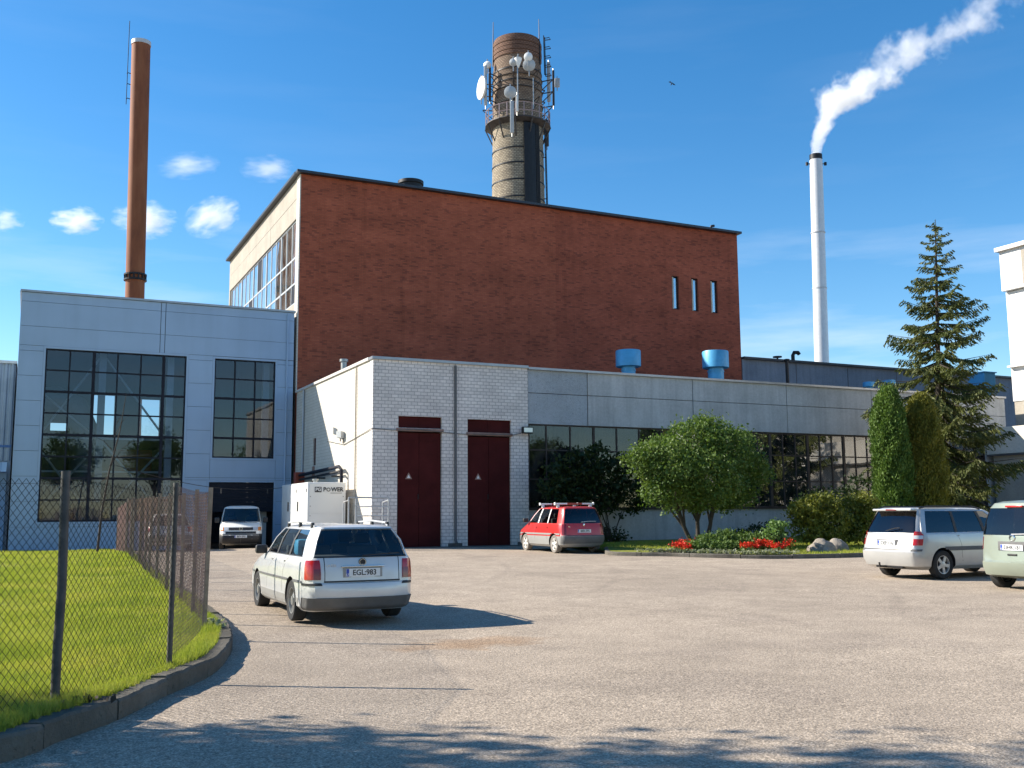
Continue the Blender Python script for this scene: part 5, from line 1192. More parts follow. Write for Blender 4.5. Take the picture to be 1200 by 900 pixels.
# ------------------------------------------------------------------ vehicles
class Car:
    """Body lofted from plan rings. Local axes: +y forward, +x right, z up, origin on the ground midway between the axles."""
    def __init__(s, name, label, cat_, loc, rz, rings, nlow, side, paint, wheelbase, wr, track, twotone=None, arch=1.18, axle0=None):
        s.t = thing(name, label, cat_, loc, rz); s.paint = paint; s.rings = []; s.nlow = nlow
        for rg in rings: s.rings.append(s.ring(rg, side))
        s.H = len(s.rings[0]); s.wr = wr; s.wb = wheelbase; s.track = track
        s.ax = (wheelbase/2, -wheelbase/2)
        s.lower(twotone, arch); s.wells(arch)
    def ring(s, g, side):
        yf, yr, w, cf, cr_ = g['yf'], g['yr'], g['w'], g.get('cf', .25), g.get('cr', .18); bf, br = g.get('bf', .06), g.get('br', .04); wf = g.get('wf', w*.93); wr_ = g.get('wr', w*.95)
        zf, zr_ = g['z'] if isinstance(g['z'], tuple) else (g['z'], g['z'])
        ys = g.get('ys')
        if ys is None: a, b = yf-bf-cf-.03, yr+br+cr_+.03; s0, s1 = side[0], side[-1]; ys = [a+(b-a)*(q-s0)/(s1-s0) for q in side]
        pts = [(0, yf), (wf*.55, yf-bf*.35)]
        for k in range(4): t = math.pi/2*k/3; pts.append((wf-cf*.8+cf*.8*math.sin(t), yf-bf-cf+cf*math.cos(t)))
        L = len(ys)
        for i, y in enumerate(ys):
            f = (y-yr)/(yf-yr); e = min(1, (1-f)*3.2) if f > .5 else min(1, f*4.2); ww_ = (wf if f > .5 else wr_)+(w-(wf if f > .5 else wr_))*(1-(1-e)**2); pts.append((ww_, y))
        for k in range(4): t = math.pi/2*k/3; pts.append((wr_-cr_*.8+cr_*.8*math.cos(t), yr+br+cr_-cr_*math.sin(t)))
        pts += [(wr_*.55, yr+br*.35), (0, yr)]
        zz = lambda y: zr_+(zf-zr_)*max(0, min(1, (y-yr)/(yf-yr)))
        cr2 = g.get('crown', 0)
        return [Vector((x, y, zz(y)+cr2*(1-(x/max(w, .01))**2))) for x, y in pts]
    def S(s, l, j, sd=1):
        l = max(0, min(len(s.rings)-1.0001, l)); j = max(0, min(s.H-1.0001, j)); a, b = int(l), int(j); u, v = l-a, j-b
        r0, r1 = s.rings[a], s.rings[a+1]; p = (r0[b]*(1-v)+r0[b+1]*v)*(1-u)+(r1[b]*(1-v)+r1[b+1]*v)*u
        return Vector((p.x*sd, p.y, p.z))
    def nrm(s, l, j, sd):
        e = .02; a = s.S(l+e, j, sd)-s.S(l-e, j, sd); b = s.S(l, j+e, sd)-s.S(l, j-e, sd); n = a.cross(b)
        if n.length < 1e-9: return Vector((0, 0, 1))
        n.normalize(); p = s.S(l, j, sd); c = Vector((0, p.y*.75, min(p.z, .75)))
        return n if n.dot(p-c) > 0 else -n
    def full(s, r_): return list(r_)+[Vector((-p.x, p.y, p.z)) for p in r_[-2:0:-1]]
    def loft(s, mb, k0, k1, skip=()):
        F = [s.full(s.rings[k]) for k in range(k0, k1+1)]; n = len(F[0]); vs = [p for f in F for p in f]; fs = []; H = s.H
        for k in range(k1-k0):
            for i in range(n):
                h = i if i < H-1 else 2*(H-1)-1-i
                if (k+k0, h) in skip: continue
                fs.append((k*n+i, k*n+(i+1) % n, (k+1)*n+(i+1) % n, (k+1)*n+i))
        mb.add(vs, fs); return n
    def lower(s, twotone, arch):
        m = MB(); n = s.loft(m, 0, s.nlow); nv = len(m.v)
        if twotone:
            mi = []; 
            for k in range(s.nlow): mi += [2 if k < twotone[0] else 0]*n
            m.mi = mi
        m.cur = 1; m.f.append(tuple(range(n-1, -1, -1))); m.mi.append(1); m.f.append(tuple(range(nv-n, nv))); m.mi.append(1)
        me = m.mesh('body', [s.paint, 'car_interior', twotone[1] if twotone else 'plastic_black'])
        o = bpy.data.objects.new('body', me); COL.objects.link(o)
        c = MB()
        for y in s.ax:
            for sd in (-1, 1): c.lathe([(s.wr*arch, sd*(s.track/2-.28)), (s.wr*arch, sd*1.3)], 28, (0, y, s.wr), 'x')
        c.mi = [0]*len(c.f); co = c.build('cut', 'plastic_black'); bo = o.modifiers.new('b', 'BOOLEAN'); bo.object = co; bo.operation = 'DIFFERENCE'; bo.solver = 'EXACT'
        try: bo.material_mode = 'TRANSFER'
        except Exception: pass
        dg = bpy.context.evaluated_depsgraph_get(); me2 = bpy.data.meshes.new_from_object(o.evaluated_get(dg)); bpy.data.objects.remove(co)
        o.modifiers.clear(); o.data = me2; me2.name = 'body'; smooth(me2, 32); o.parent = s.t; s.body = o
    def wells(s, arch): pass
    def cabin(s, skip, mat=None, top=None):
        m = MB(); n = s.loft(m, s.nlow, len(s.rings)-1, skip); nv = len(m.v); m.cur = 0; m.f.append(tuple(range(nv-n, nv))); m.mi.append(0)
        o = m.build('cabin_shell', [s.paint], s.t, 32, world=False); return o
    def patch(s, name, mat, l0, l1, j0, j1, sd=1, off=.006, nl=4, nj=6, thick=True, parent=None):
        sds = (sd,) if sd else (1, -1); m = MB()
        if sd == 0:   # across the centre line: j from -j1..j1 at the front or rear
            cols = [(j0+(j1-j0)*i/nj, -1) for i in range(nj+1)] ; 
        for q in sds:
            vs = []; fs = []; base_ = []
            for a in range(nl+1):
                for b in range(nj+1):
                    l, j = l0+(l1-l0)*a/nl, j0+(j1-j0)*b/nj; vs.append(s.S(l, j, q)+s.nrm(l, j, q)*off)
            W_ = nj+1
            for a in range(nl):
                for b in range(nj):
                    cq = (vs[a*W_+b]+vs[(a+1)*W_+b+1])/2
                    if off > 0 and any((cq.y-y)**2+(cq.z-s.wr)**2 < (s.wr*1.22)**2 for y in s.ax): thick = False; continue
                    fs.append((a*W_+b, a*W_+b+1, (a+1)*W_+b+1, (a+1)*W_+b))
            if thick:
                N0 = len(vs)
                for a in range(nl+1):
                    for b in range(nj+1):
                        l, j = l0+(l1-l0)*a/nl, j0+(j1-j0)*b/nj; vs.append(s.S(l, j, q)-s.nrm(l, j, q)*.004)
                bd = [b for b in range(nj+1)]+[a*W_+nj for a in range(1, nl+1)]+[nl*W_+b for b in range(nj-1, -1, -1)]+[a*W_ for a in range(nl-1, 0, -1)]
                for i in range(len(bd)): x, y = bd[i], bd[(i+1) % len(bd)]; fs.append((x, N0+x, N0+y, y))
            m.add(vs, fs)
        return m.build(name, mat, parent or s.t, 40, world=False)
    def wheels(s, rim='rim_silver', tyre='tyre', spokes=5, tw=.20, white=False):
        r_ = s.wr; rr_ = r_*.64
        tm = MB(); tm.lathe([(rr_, -tw/2+.01), (r_*.94, -tw/2), (r_, -tw/2+.025), (r_, tw/2-.025), (r_*.94, tw/2), (rr_, tw/2-.01), (rr_, -tw/2+.01)], 30, axis='x', cap=False); tme = tm.mesh('tyre', tyre, 35)
        rm = MB(); rm.lathe([(rr_, tw/2-.012), (rr_*.93, tw/2-.015), (rr_*.90, tw/2-.05), (rr_*.9, -tw/2+.02)], 30, axis='x', cap=False)
        rm.lathe([(.03, tw/2-.012), (.07, tw/2-.018), (.075, tw/2-.06)], 16, axis='x')
        if spokes:
            for k in range(spokes):
                a = k*2*math.pi/spokes; c_, s_ = math.cos(a), math.sin(a); u, v_ = Vector((0, c_, s_)), Vector((0, -s_, c_))
                rm.obox(Vector((tw/2-.035, 0, 0))+u*(rr_*.5), u*(rr_*.47), v_*(.035 if spokes > 4 else .05), Vector((.014, 0, 0)))
        else:
            rm.lathe([(.05, tw/2-.03), (rr_*.45, tw/2-.035), (rr_*.62, tw/2-.055), (rr_*.92, tw/2-.06)], 30, axis='x', cap=False)
        rme = rm.mesh('rim', rim, 35)
        dm = MB(); dm.lathe([(.01, 0), (rr_*.9, 0), (rr_*.9, .01), (.01, .01)], 24, (tw/2-.085, 0, 0), 'x', cap=False); dme = dm.mesh('brake_disc', 'plastic_black')
        for y in s.ax:
            for sd in (1, -1):
                w = bpy.data.objects.new('wheel', tme); w.parent = s.t; COL.objects.link(w); w.location = (sd*(s.track/2), y, r_); w.rotation_euler = (rnd.uniform(0, 1.2), 0, 0 if sd > 0 else math.pi)
                for nm, me in (('rim', rme), ('brake_disc', dme)): q = bpy.data.objects.new(nm, me); q.parent = w; COL.objects.link(q)
    def box(s, name, mat, a, b, bev=.01, parent=None): return MB().box(a, b, bev).build(name, mat, parent or s.t, 35, world=False)
    def plate(s, y, z, txt, back=True, w=.52, h=.115, x=0., tilt=0):
        p = bpy.data.objects.new('number_plate', MB().box((-w/2, -.006, -h/2), (w/2, .006, h/2)).mesh('number_plate', 'plate_white')); p.parent = s.t; COL.objects.link(p); p.location = (x, y, z); p.rotation_euler = (tilt, 0, 0 if back else math.pi)
        q = bpy.data.objects.new('plate_band', MB().box((-w/2+.004, -.0075, -h/2+.004), (-w/2+.046, -.006, h/2-.004)).mesh('plate_band', 'plate_blue')); q.parent = p; COL.objects.link(q)
        if txt:
            q = bpy.data.objects.new('lettering', text_mesh(txt, h*.98, 'logo_black', bold=.002, ext=.001)); q.parent = p; COL.objects.link(q); q.location = (.022, -.0085, -.003); q.rotation_euler = (R(90), 0, 0); q.scale = (.94, 1, 1)
            q = bpy.data.objects.new('country_mark', text_mesh('LT', h*.34, 'plate_white', bold=.001, ext=.001)); q.parent = p; COL.objects.link(q); q.location = (-w/2+.025, -.0088, -h*.25); q.rotation_euler = (R(90), 0, 0)
        return p
    def mirror(s, y, z, x, mat, w=.20):
        for sd in (1, -1): o = s.box('wing_mirror', mat, (sd*x, y-.06, z), (sd*(x+w), y+.06, z+.15), .035)
    def seats(s, ys, z0, x=.38, head=True):
        for y in ys:
            for sd in (1, -1):
                o = s.box('seat', 'car_interior', (sd*x-.24, y-.07, z0-.25), (sd*x+.24, y+.07, z0+.10), .05)
                if head: s.box('headrest', 'car_interior', (sd*x-.13, y-.05, z0+.12), (sd*x+.13, y+.05, z0+.29), .045, o)
    def seam(s, j, l0, l1, w=.035, sd=1): s.patch('door_seam', 'plastic_black', l0, l1, j-w, j+w, sd, .0015, 10, 1, False)
    def handle(s, l, j, mat, sd=1, L=.35): s.patch('door_handle', mat, l-.09, l+.09, j-L, j+L, sd, .024, 2, 4)

FB = 6   # index of first side point in the half ring (2 + 4 front points)
def std_skip(c, gl, gh, side_wins, front=True, rear=True):
    H = c.H; sk = set()
    for k in range(gl, gh):
        if front: sk |= {(k, j) for j in range(0, 4)}
        if rear: sk |= {(k, j) for j in range(H-4, H-1)}
        for a, b in side_wins: sk |= {(k, FB+j) for j in range(a, b)}
    return sk
def glaze(c, gl, gh, side_wins, front=True, rear=True, gmat='glass_car', rmat=None, smat=None):
    H = c.H
    if front:
        for sd in (1,):
            m = c.patch('windscreen', gmat, gl, gh, 0, 4, 0, -.004, 4, 10, False)
    if rear: c.patch('rear_window', rmat or gmat, gl, gh, H-4, H-1, 0, -.004, 4, 8, False)
    for a, b in side_wins:
        for sd in (1, -1): c.patch('side_window', smat or gmat, gl, gh, FB+a, FB+b, sd, -.004, 3, 4, False)

# --- silver white estate car
def estate():
    side = [.98, .84, -.12, -.22, -1.0, -1.12, -1.90, -2.02]
    rg = [dict(z=.19, yf=2.0, yr=-2.15, w=.78), dict(z=.26, yf=2.16, yr=-2.30, w=.85, cr=.3, br=.06), dict(z=.40, yf=2.25, yr=-2.39, w=.865, cr=.3, br=.07), dict(z=.545, yf=2.24, yr=-2.395, w=.868, cr=.3, br=.07), dict(z=.60, yf=2.19, yr=-2.37, w=.868, cr=.28, br=.06),
          dict(z=.615, yf=2.16, yr=-2.325, w=.868, cr=.24), dict(z=(.72, .76), yf=2.08, yr=-2.315, w=.866, cr=.24), dict(z=(.86, .885), yf=1.62, yr=-2.29, w=.858, wf=.80, cr=.22), dict(z=(.96, .955), yf=1.18, yr=-2.26, w=.835, wf=.76, cf=.2),
          dict(z=(.985, .985), yf=1.12, yr=-2.245, w=.815, wf=.72, wr=.76, ys=[.93, .78, -.13, -.21, -1.0, -1.11, -1.86, -2.02], cf=.12, cr=.13), dict(z=(1.23, 1.22), yf=.74, yr=-2.15, w=.735, wf=.66, wr=.69, ys=[.58, .44, -.16, -.24, -1.0, -1.10, -1.76, -1.92], cf=.1, cr=.12, bf=.05, br=.04),
          dict(z=(1.385, 1.375), yf=.42, yr=-2.01, w=.645, wf=.59, wr=.60, ys=[.27, .13, -.20, -.28, -1.0, -1.09, -1.66, -1.80], cf=.1, cr=.12), dict(z=(1.42, 1.415), yf=.33, yr=-1.99, w=.60, wf=.55, wr=.57, cf=.1, cr=.1, ys=[.18, .05, -.22, -.3, -1.0, -1.09, -1.64, -1.78]),
          dict(z=(1.445, 1.44), yf=.18, yr=-1.9, w=.48, cf=.1, cr=.1, crown=.01, ys=[.02, -.08, -.25, -.32, -1., -1.09, -1.6, -1.72]), dict(z=(1.455, 1.45), yf=0, yr=-1.75, w=.25, cf=.08, cr=.08, crown=.01, ys=[-.1, -.16, -.3, -.38, -1., -1.08, -1.5, -1.6])]
    c = Car('estate_car', 'silver white estate car with roof rails parked on the drive, seen from behind', 'car', (4.60, 16.95, gz(4.6, 16.9)), R(-.8), rg, 8, side, 'paint_silver_white', 2.70, .31, 1.50)
    sw = ((1, 2), (3, 4), (5, 6)); c.cabin(std_skip(c, 9, 11, sw)); glaze(c, 9, 11, sw)
    H = c.H; c.wheels('rim_steel', 'tyre', 0)
    for sd in (1, -1):
        tl = c.patch('tail_light', 'lens_red', 5.3, 7.75, H-5.6, H-2.95, sd, .012, 8, 8); c.patch('reversing_lens', 'lens_dark_red', 5.3, 6.4, H-3.9, H-2.97, sd, .016, 3, 4, True, tl)
        c.patch('bumper_strip', 'plastic_black', 3.55, 4.55, H-6.6, H-3.1, sd, .012, 2, 10); c.patch('side_moulding', 'plastic_grey', 4.5, 5.22, FB-.3, FB+7.0, sd, .012, 2, 60)
        c.patch('sill', 'paint_low_grey', .4, 1.9, FB+.2, FB+6.2, sd, .006, 3, 60)
        for j in (FB+.9, FB+2.55, FB+4.6): c.seam(j, 1.6, 8.8, .03, sd)
        c.handle(7.2, FB+2.15, 'paint_silver_white', sd, .14); c.handle(7.2, FB+4.05, 'paint_silver_white', sd, .14)
        MB().tube([(sd*.585, .10, 1.42), (sd*.60, .0, 1.475), (sd*.60, -.8, 1.50), (sd*.59, -1.55, 1.475), (sd*.575, -1.68, 1.42)], .016, 6).build('roof_rail', 'steel_pale', c.t, 40, world=False)
        for y in (.02, -.8, -1.6): c.box('rail_foot', 'plastic_black', (sd*.57, y-.04, 1.40), (sd*.615, y+.04, 1.485), .01)
        c.patch('head_light', 'lens_clear', 5.2, 6.9, 2.2, 4.6, sd, .008); c.patch('belt_trim', 'plastic_black', 8.75, 9.02, FB+.9, FB+6.1, sd, .004, 1, 16, False); c.patch('black_pillar', 'plastic_black', 9, 11, FB+2.0, FB+3.0, sd, .003, 4, 2); c.patch('black_pillar', 'plastic_black', 9, 11, FB+4.0, FB+5.0, sd, .003, 4, 2)
        if sd == 1: c.patch('fuel_flap', 'paint_low_grey', 6.3, 7.4, FB+6.25, FB+6.32, sd, .002, 6, 1, False)
    c.patch('lower_bumper', 'plastic_grey', .45, 2.0, H-6.5, H-1.001, 0, .016, 12, 33); c.patch('tailgate_gap', 'plastic_black', 5.02, 5.18, H-2.7, H-1.001, 0, .004, 1, 8, False)
    for sd in (1, -1): c.patch('tailgate_gap', 'plastic_black', 5.1, 8.9, H-2.66, H-2.60, sd, .002, 12, 1, False)
    c.patch('windscreen_band', 'plastic_black', 8.55, 9.0, H-4, H-1.001, 0, .004, 1, 10, False); c.patch('windscreen_band', 'plastic_black', 11.0, 11.3, H-4, H-1.001, 0, .004, 1, 10, False)
    yb = c.S(6.4, H-1.2).y
    c.plate(yb-.022, .755, 'EGL:983'); c.box('plate_recess', 'paint_low_grey', (-.30, yb-.012, .685), (.30, yb+.04, .83), .005); c.box('handle_strip', 'chrome', (-.33, yb-.035, .835), (.33, yb+.03, .852), .006)
    y2 = c.S(7.3, H-1.2).y; m = MB(); m.lathe([(.058, 0), (.058, .012)], 20, axis='y'); m.lathe([(.052, -.006), (.040, -.006), (.040, 0), (.052, 0)], 20, axis='y', cap=False)
    m.obox((-.016, -.003, .0), (.006, 0, -.03), (0, .003, 0), (.010, 0, .003)); m.obox((.016, -.003, .0), (.006, 0, .03), (0, .003, 0), (.010, 0, -.003)); o = m.build('badge', 'logo_black', c.t, 40, world=False); o.location = (0, y2-.012, .905)
    MB().lathe([(.050, 0), (.044, 0)], 20, axis='y', cap=False).build('badge_ring', 'chrome', c.t, world=False).location = (0, y2-.022, .905)
    q = bpy.data.objects.new('model_lettering', text_mesh('1.9 TDI', .05, 'chrome')); q.parent = c.t; COL.objects.link(q); q.location = (-.48, c.S(7., H-2.).y-.02, .86); q.rotation_euler = (R(90), 0, 0)
    MB().tube([(0, -1.72, 1.45), (0, -1.80, 1.60)], .007, 5).build('aerial', 'plastic_black', c.t, world=False)
    MB().tube([(0, -2.29, 1.0), (.3, -2.285, 1.02), (.58, -2.25, 1.03)], .010, 5).build('rear_wiper', 'plastic_black', c.t, world=False)
    c.mirror(.80, .95, .79, 'plastic_black'); c.seats((.05, -.95), 1.02); c.box('luggage', 'blue_paint', (-.68, -1.0, .97), (-.35, -.72, 1.22), .05); c.box('parcel_shelf', 'car_interior', (-.66, -2.15, .96), (.66, -1.25, .985), .005)
estate()

# --- red people carrier
def carrier():
    side = [1.35, 1.15, .15, .05, -.75, -.85, -1.55, -1.68]
    rg = [dict(z=.22, yf=1.95, yr=-1.9, w=.78), dict(z=.30, yf=2.12, yr=-2.02, w=.86), dict(z=.46, yf=2.2, yr=-2.1, w=.885), dict(z=.60, yf=2.18, yr=-2.11, w=.888), dict(z=.63, yf=2.12, yr=-2.06, w=.886), dict(z=.78, yf=2.02, yr=-2.04, w=.884), dict(z=(.90, .93), yf=1.75, yr=-2.01, w=.875, wf=.78), dict(z=(1.04, 1.02), yf=1.42, yr=-1.98, w=.855, wf=.74),
          dict(z=(1.07, 1.05), yf=1.35, yr=-1.97, w=.84, wf=.72, wr=.79, ys=[1.12, .98, .12, .02, -.72, -.80, -1.52, -1.68], cf=.12, cr=.12), dict(z=(1.36, 1.33), yf=.92, yr=-1.90, w=.765, wf=.68, wr=.73, ys=[.72, .58, .05, -.04, -.74, -.82, -1.48, -1.64], cf=.1, cr=.12),
          dict(z=(1.58, 1.56), yf=.56, yr=-1.80, w=.69, wf=.62, wr=.66, ys=[.38, .24, -.02, -.12, -.76, -.84, -1.42, -1.58], cf=.1, cr=.12), dict(z=(1.62, 1.61), yf=.46, yr=-1.78, w=.65, wf=.58, wr=.62, cf=.1, cr=.1, ys=[.28, .15, -.05, -.14, -.76, -.84, -1.4, -1.56]),
          dict(z=(1.655, 1.645), yf=.25, yr=-1.68, w=.50, cf=.1, cr=.1, ys=[.05, -.02, -.1, -.18, -.76, -.84, -1.36, -1.5]), dict(z=(1.665, 1.655), yf=0, yr=-1.5, w=.25, cf=.08, cr=.08, ys=[-.15, -.2, -.26, -.32, -.76, -.84, -1.25, -1.35])]
    p = on_g(653, 648); c = Car('people_carrier', 'red people carrier with grey lower body and white roof bars near the doors', 'minivan', (p.x+.76, p.y+1.20, gz(18, p.y)), R(-3), rg, 7, side, 'paint_red', 2.58, .32, 1.50, (3, 'paint_low_grey'))
    sw = ((1, 2), (3, 4), (5, 6)); c.cabin(std_skip(c, 8, 10, sw)); glaze(c, 8, 10, sw, gmat='glass_car', rmat='glass_car_dark')
    H = c.H; c.wheels('rim_white', 'tyre_dusty', 5, .2)
    for sd in (1, -1):
        c.patch('tail_light', 'lens_dark_red', 4.2, 7., H-5.0, H-3.0, sd, .010, 6, 6); c.patch('white_pillar', 'plate_white', 8, 10, FB+2.02, FB+2.98, sd, .004, 4, 2); c.patch('white_pillar', 'plate_white', 8, 10, FB+4.05, FB+4.95, sd, .004, 4, 2); c.patch('front_pillar', 'plate_white', 8.0, 10.0, FB+.55, FB+.97, sd, .004, 4, 2)
        for j in (FB+.9, FB+2.5, FB+4.5): c.seam(j, 1.6, 7.9, .04, sd)
        c.handle(5.9, FB+2.1, 'paint_red', sd, .13); c.handle(5.9, FB+4.1, 'paint_red', sd, .13); c.patch('head_light', 'lens_clear', 4.3, 5.6, 2.0, 4.4, sd, .008)
        c.patch('waist_moulding', 'paint_low_grey', 4.1, 4.5, FB-.2, FB+7, sd, .010, 2, 50)
    c.patch('rear_bumper', 'plastic_grey', 1.3, 4.0, H-6.2, H-1.001, 0, .014, 4, 14)
    yb = c.S(5.3, H-1.2).y; c.plate(yb-.02, .78, 'BEK:395'); c.box('badge', 'chrome', (-.035, c.S(6.2, H-1.2).y-.02, .95), (.035, c.S(6.2, H-1.2).y, 1.04), .01)
    q = bpy.data.objects.new('model_lettering', text_mesh('TDI', .06, 'chrome')); q.parent = c.t; COL.objects.link(q); q.location = (-.58, c.S(6., H-2.2).y-.02, .93); q.rotation_euler = (R(90), 0, 0)
    MB().tube([(-.1, -1.99, 1.09), (.2, -1.985, 1.12), (.5, -1.97, 1.12)], .012, 5).build('rear_wiper', 'steel_pale', c.t, world=False)
    for y in (.05, -1.25):
        rb = MB().box((-.78, y-.05, 1.715), (.78, y+.05, 1.775), .02).build('roof_bar', 'plate_white', c.t, 40, world=False); c.box('bar_band', 'machine_red', (-.3, y-.053, 1.712), (.3, y+.053, 1.778), .01, rb)
        for sd in (1, -1): c.box('bar_foot', 'plate_white', (sd*.60, y-.045, 1.60), (sd*.70, y+.045, 1.72), .02, rb); c.box('bar_end', 'plate_white', (sd*.755, y-.06, 1.70), (sd*.79, y+.06, 1.80), .015, rb)
    c.mirror(1.05, 1.08, .83, 'plastic_black'); c.seats((.3, -.6), 1.12)
carrier()

# --- silver white minivan facing the planting
def minivan():
    side = [1.25, 1.08, .10, .0, -.85, -.95, -1.85, -1.98]
    rg = [dict(z=.21, yf=1.98, yr=-2.0, w=.76), dict(z=.29, yf=2.12, yr=-2.22, w=.845), dict(z=.44, yf=2.2, yr=-2.30, w=.865), dict(z=.60, yf=2.19, yr=-2.31, w=.868), dict(z=.64, yf=2.15, yr=-2.27, w=.867), dict(z=.76, yf=2.05, yr=-2.24, w=.865), dict(z=(.88, .90), yf=1.8, yr=-2.20, w=.86, wf=.8), dict(z=(1.0, .985), yf=1.38, yr=-2.17, w=.84, wf=.76),
          dict(z=(1.03, 1.02), yf=1.30, yr=-2.16, w=.82, wf=.72, wr=.78, ys=[1.08, .93, .08, -.02, -.86, -.94, -1.84, -1.98], cf=.12, cr=.12), dict(z=(1.28, 1.28), yf=.88, yr=-2.05, w=.755, wf=.68, wr=.71, ys=[.70, .56, .03, -.06, -.86, -.94, -1.78, -1.92], cf=.1, cr=.12),
          dict(z=(1.49, 1.50), yf=.50, yr=-1.92, w=.68, wf=.62, wr=.64, ys=[.34, .20, -.03, -.12, -.86, -.94, -1.70, -1.82], cf=.1, cr=.12), dict(z=(1.53, 1.545), yf=.40, yr=-1.93, w=.64, wf=.58, wr=.62, cf=.1, cr=.1, ys=[.24, .10, -.05, -.14, -.86, -.94, -1.69, -1.81]),
          dict(z=(1.565, 1.575), yf=.2, yr=-1.90, w=.50, cf=.1, cr=.1, ys=[.0, -.05, -.1, -.18, -.86, -.94, -1.62, -1.74]), dict(z=(1.58, 1.58), yf=0, yr=-1.7, w=.25, cf=.08, cr=.08, ys=[-.15, -.2, -.26, -.32, -.86, -.94, -1.5, -1.58])]
    a, b = on_g(1107, 680), on_g(1038, 676); c = Car('minivan', 'silver white minivan with dark tinted windows and spoiler by the planting', 'minivan', (19.36+1.39, 17.95, gz(20, 18)), R(-90), rg, 7, side, 'paint_silver', 2.78, .315, 1.50, None, 1.2)
    c.t.scale = (1.02, 1.02, 1.05)
    sw = ((1, 2), (3, 4), (5, 6)); c.cabin(std_skip(c, 8, 10, sw)); glaze(c, 8, 10, sw, gmat='glass_car_dark')
    H = c.H; c.wheels('rim_silver', 'tyre', 5)
    for sd in (1, -1):
        tl = c.patch('tail_light', 'lens_red', 4.9, 8.1, H-6.6, H-3.6, sd, .012, 8, 6); c.patch('clear_lens', 'lens_clear', 5.9, 6.7, H-6.4, H-3.7, sd, .018, 2, 5, True, tl)
        c.patch('bumper_strip', 'plastic_grey', 3.5, 4.2, FB+7.15, H-3.2, sd, .010, 2, 8); c.patch('side_moulding', 'plastic_grey', 3.6, 4.6, FB+.1, FB+5.6, sd, .012, 2, 50)
        for j in (FB+.8, FB+2.5, FB+4.9): c.seam(j, 1.6, 8., .035, sd)
        c.handle(6.6, FB+2.2, 'paint_silver', sd, .14); c.handle(6.6, FB+4.25, 'paint_silver', sd, .14); c.patch('black_pillar', 'plastic_black', 8, 10, FB+2.0, FB+3.0, sd, .003, 4, 2); c.patch('black_pillar', 'plastic_black', 8, 10, FB+4.0, FB+5.0, sd, .003, 4, 2)
        MB().tube([(sd*.62, .15, 1.54), (sd*.635, -.1, 1.59), (sd*.635, -1.6, 1.605), (sd*.62, -1.82, 1.56)], .018, 6).build('roof_rail', 'plastic_black', c.t, 40, world=False); c.patch('head_light', 'lens_clear', 4.6, 6.2, 2.0, 4.6, sd, .008)
    c.box('spoiler', 'paint_silver', (-.58, -2.05, 1.505), (.58, -1.86, 1.555), .02); c.box('spoiler_lamp', 'lens_dark_red', (-.16, -2.058, 1.515), (.16, -2.045, 1.545), .004)
    yb = c.S(5.3, H-1.2).y; c.box('plate_recess', 'plastic_grey', (-.30, yb-.012, .71), (.30, yb+.03, .87), .004); c.plate(yb-.022, .79, 'DEF:116')
    c.patch('tailgate_gap', 'plastic_black', 4.02, 4.2, H-3.4, H-1.001, 0, .004, 1, 8, False)
    MB().tube([(-.05, -2.19, 1.06), (.2, -2.17, 1.12), (.34, -2.16, 1.13)], .011, 5).build('rear_wiper', 'plastic_black', c.t, world=False)
    c.box('tow_bar', 'black_metal', (-.4, -2.2, .24), (.4, -2.08, .30), .01); MB().tube([(-.1, -2.2, .27), (-.1, -2.38, .27), (-.1, -2.40, .36)], .022, 8).build('tow_ball', 'black_metal', c.t, world=False)
    c.mirror(1.0, 1.04, .82, 'paint_silver'); c.seats((.2, -.7), 1.08)
minivan()

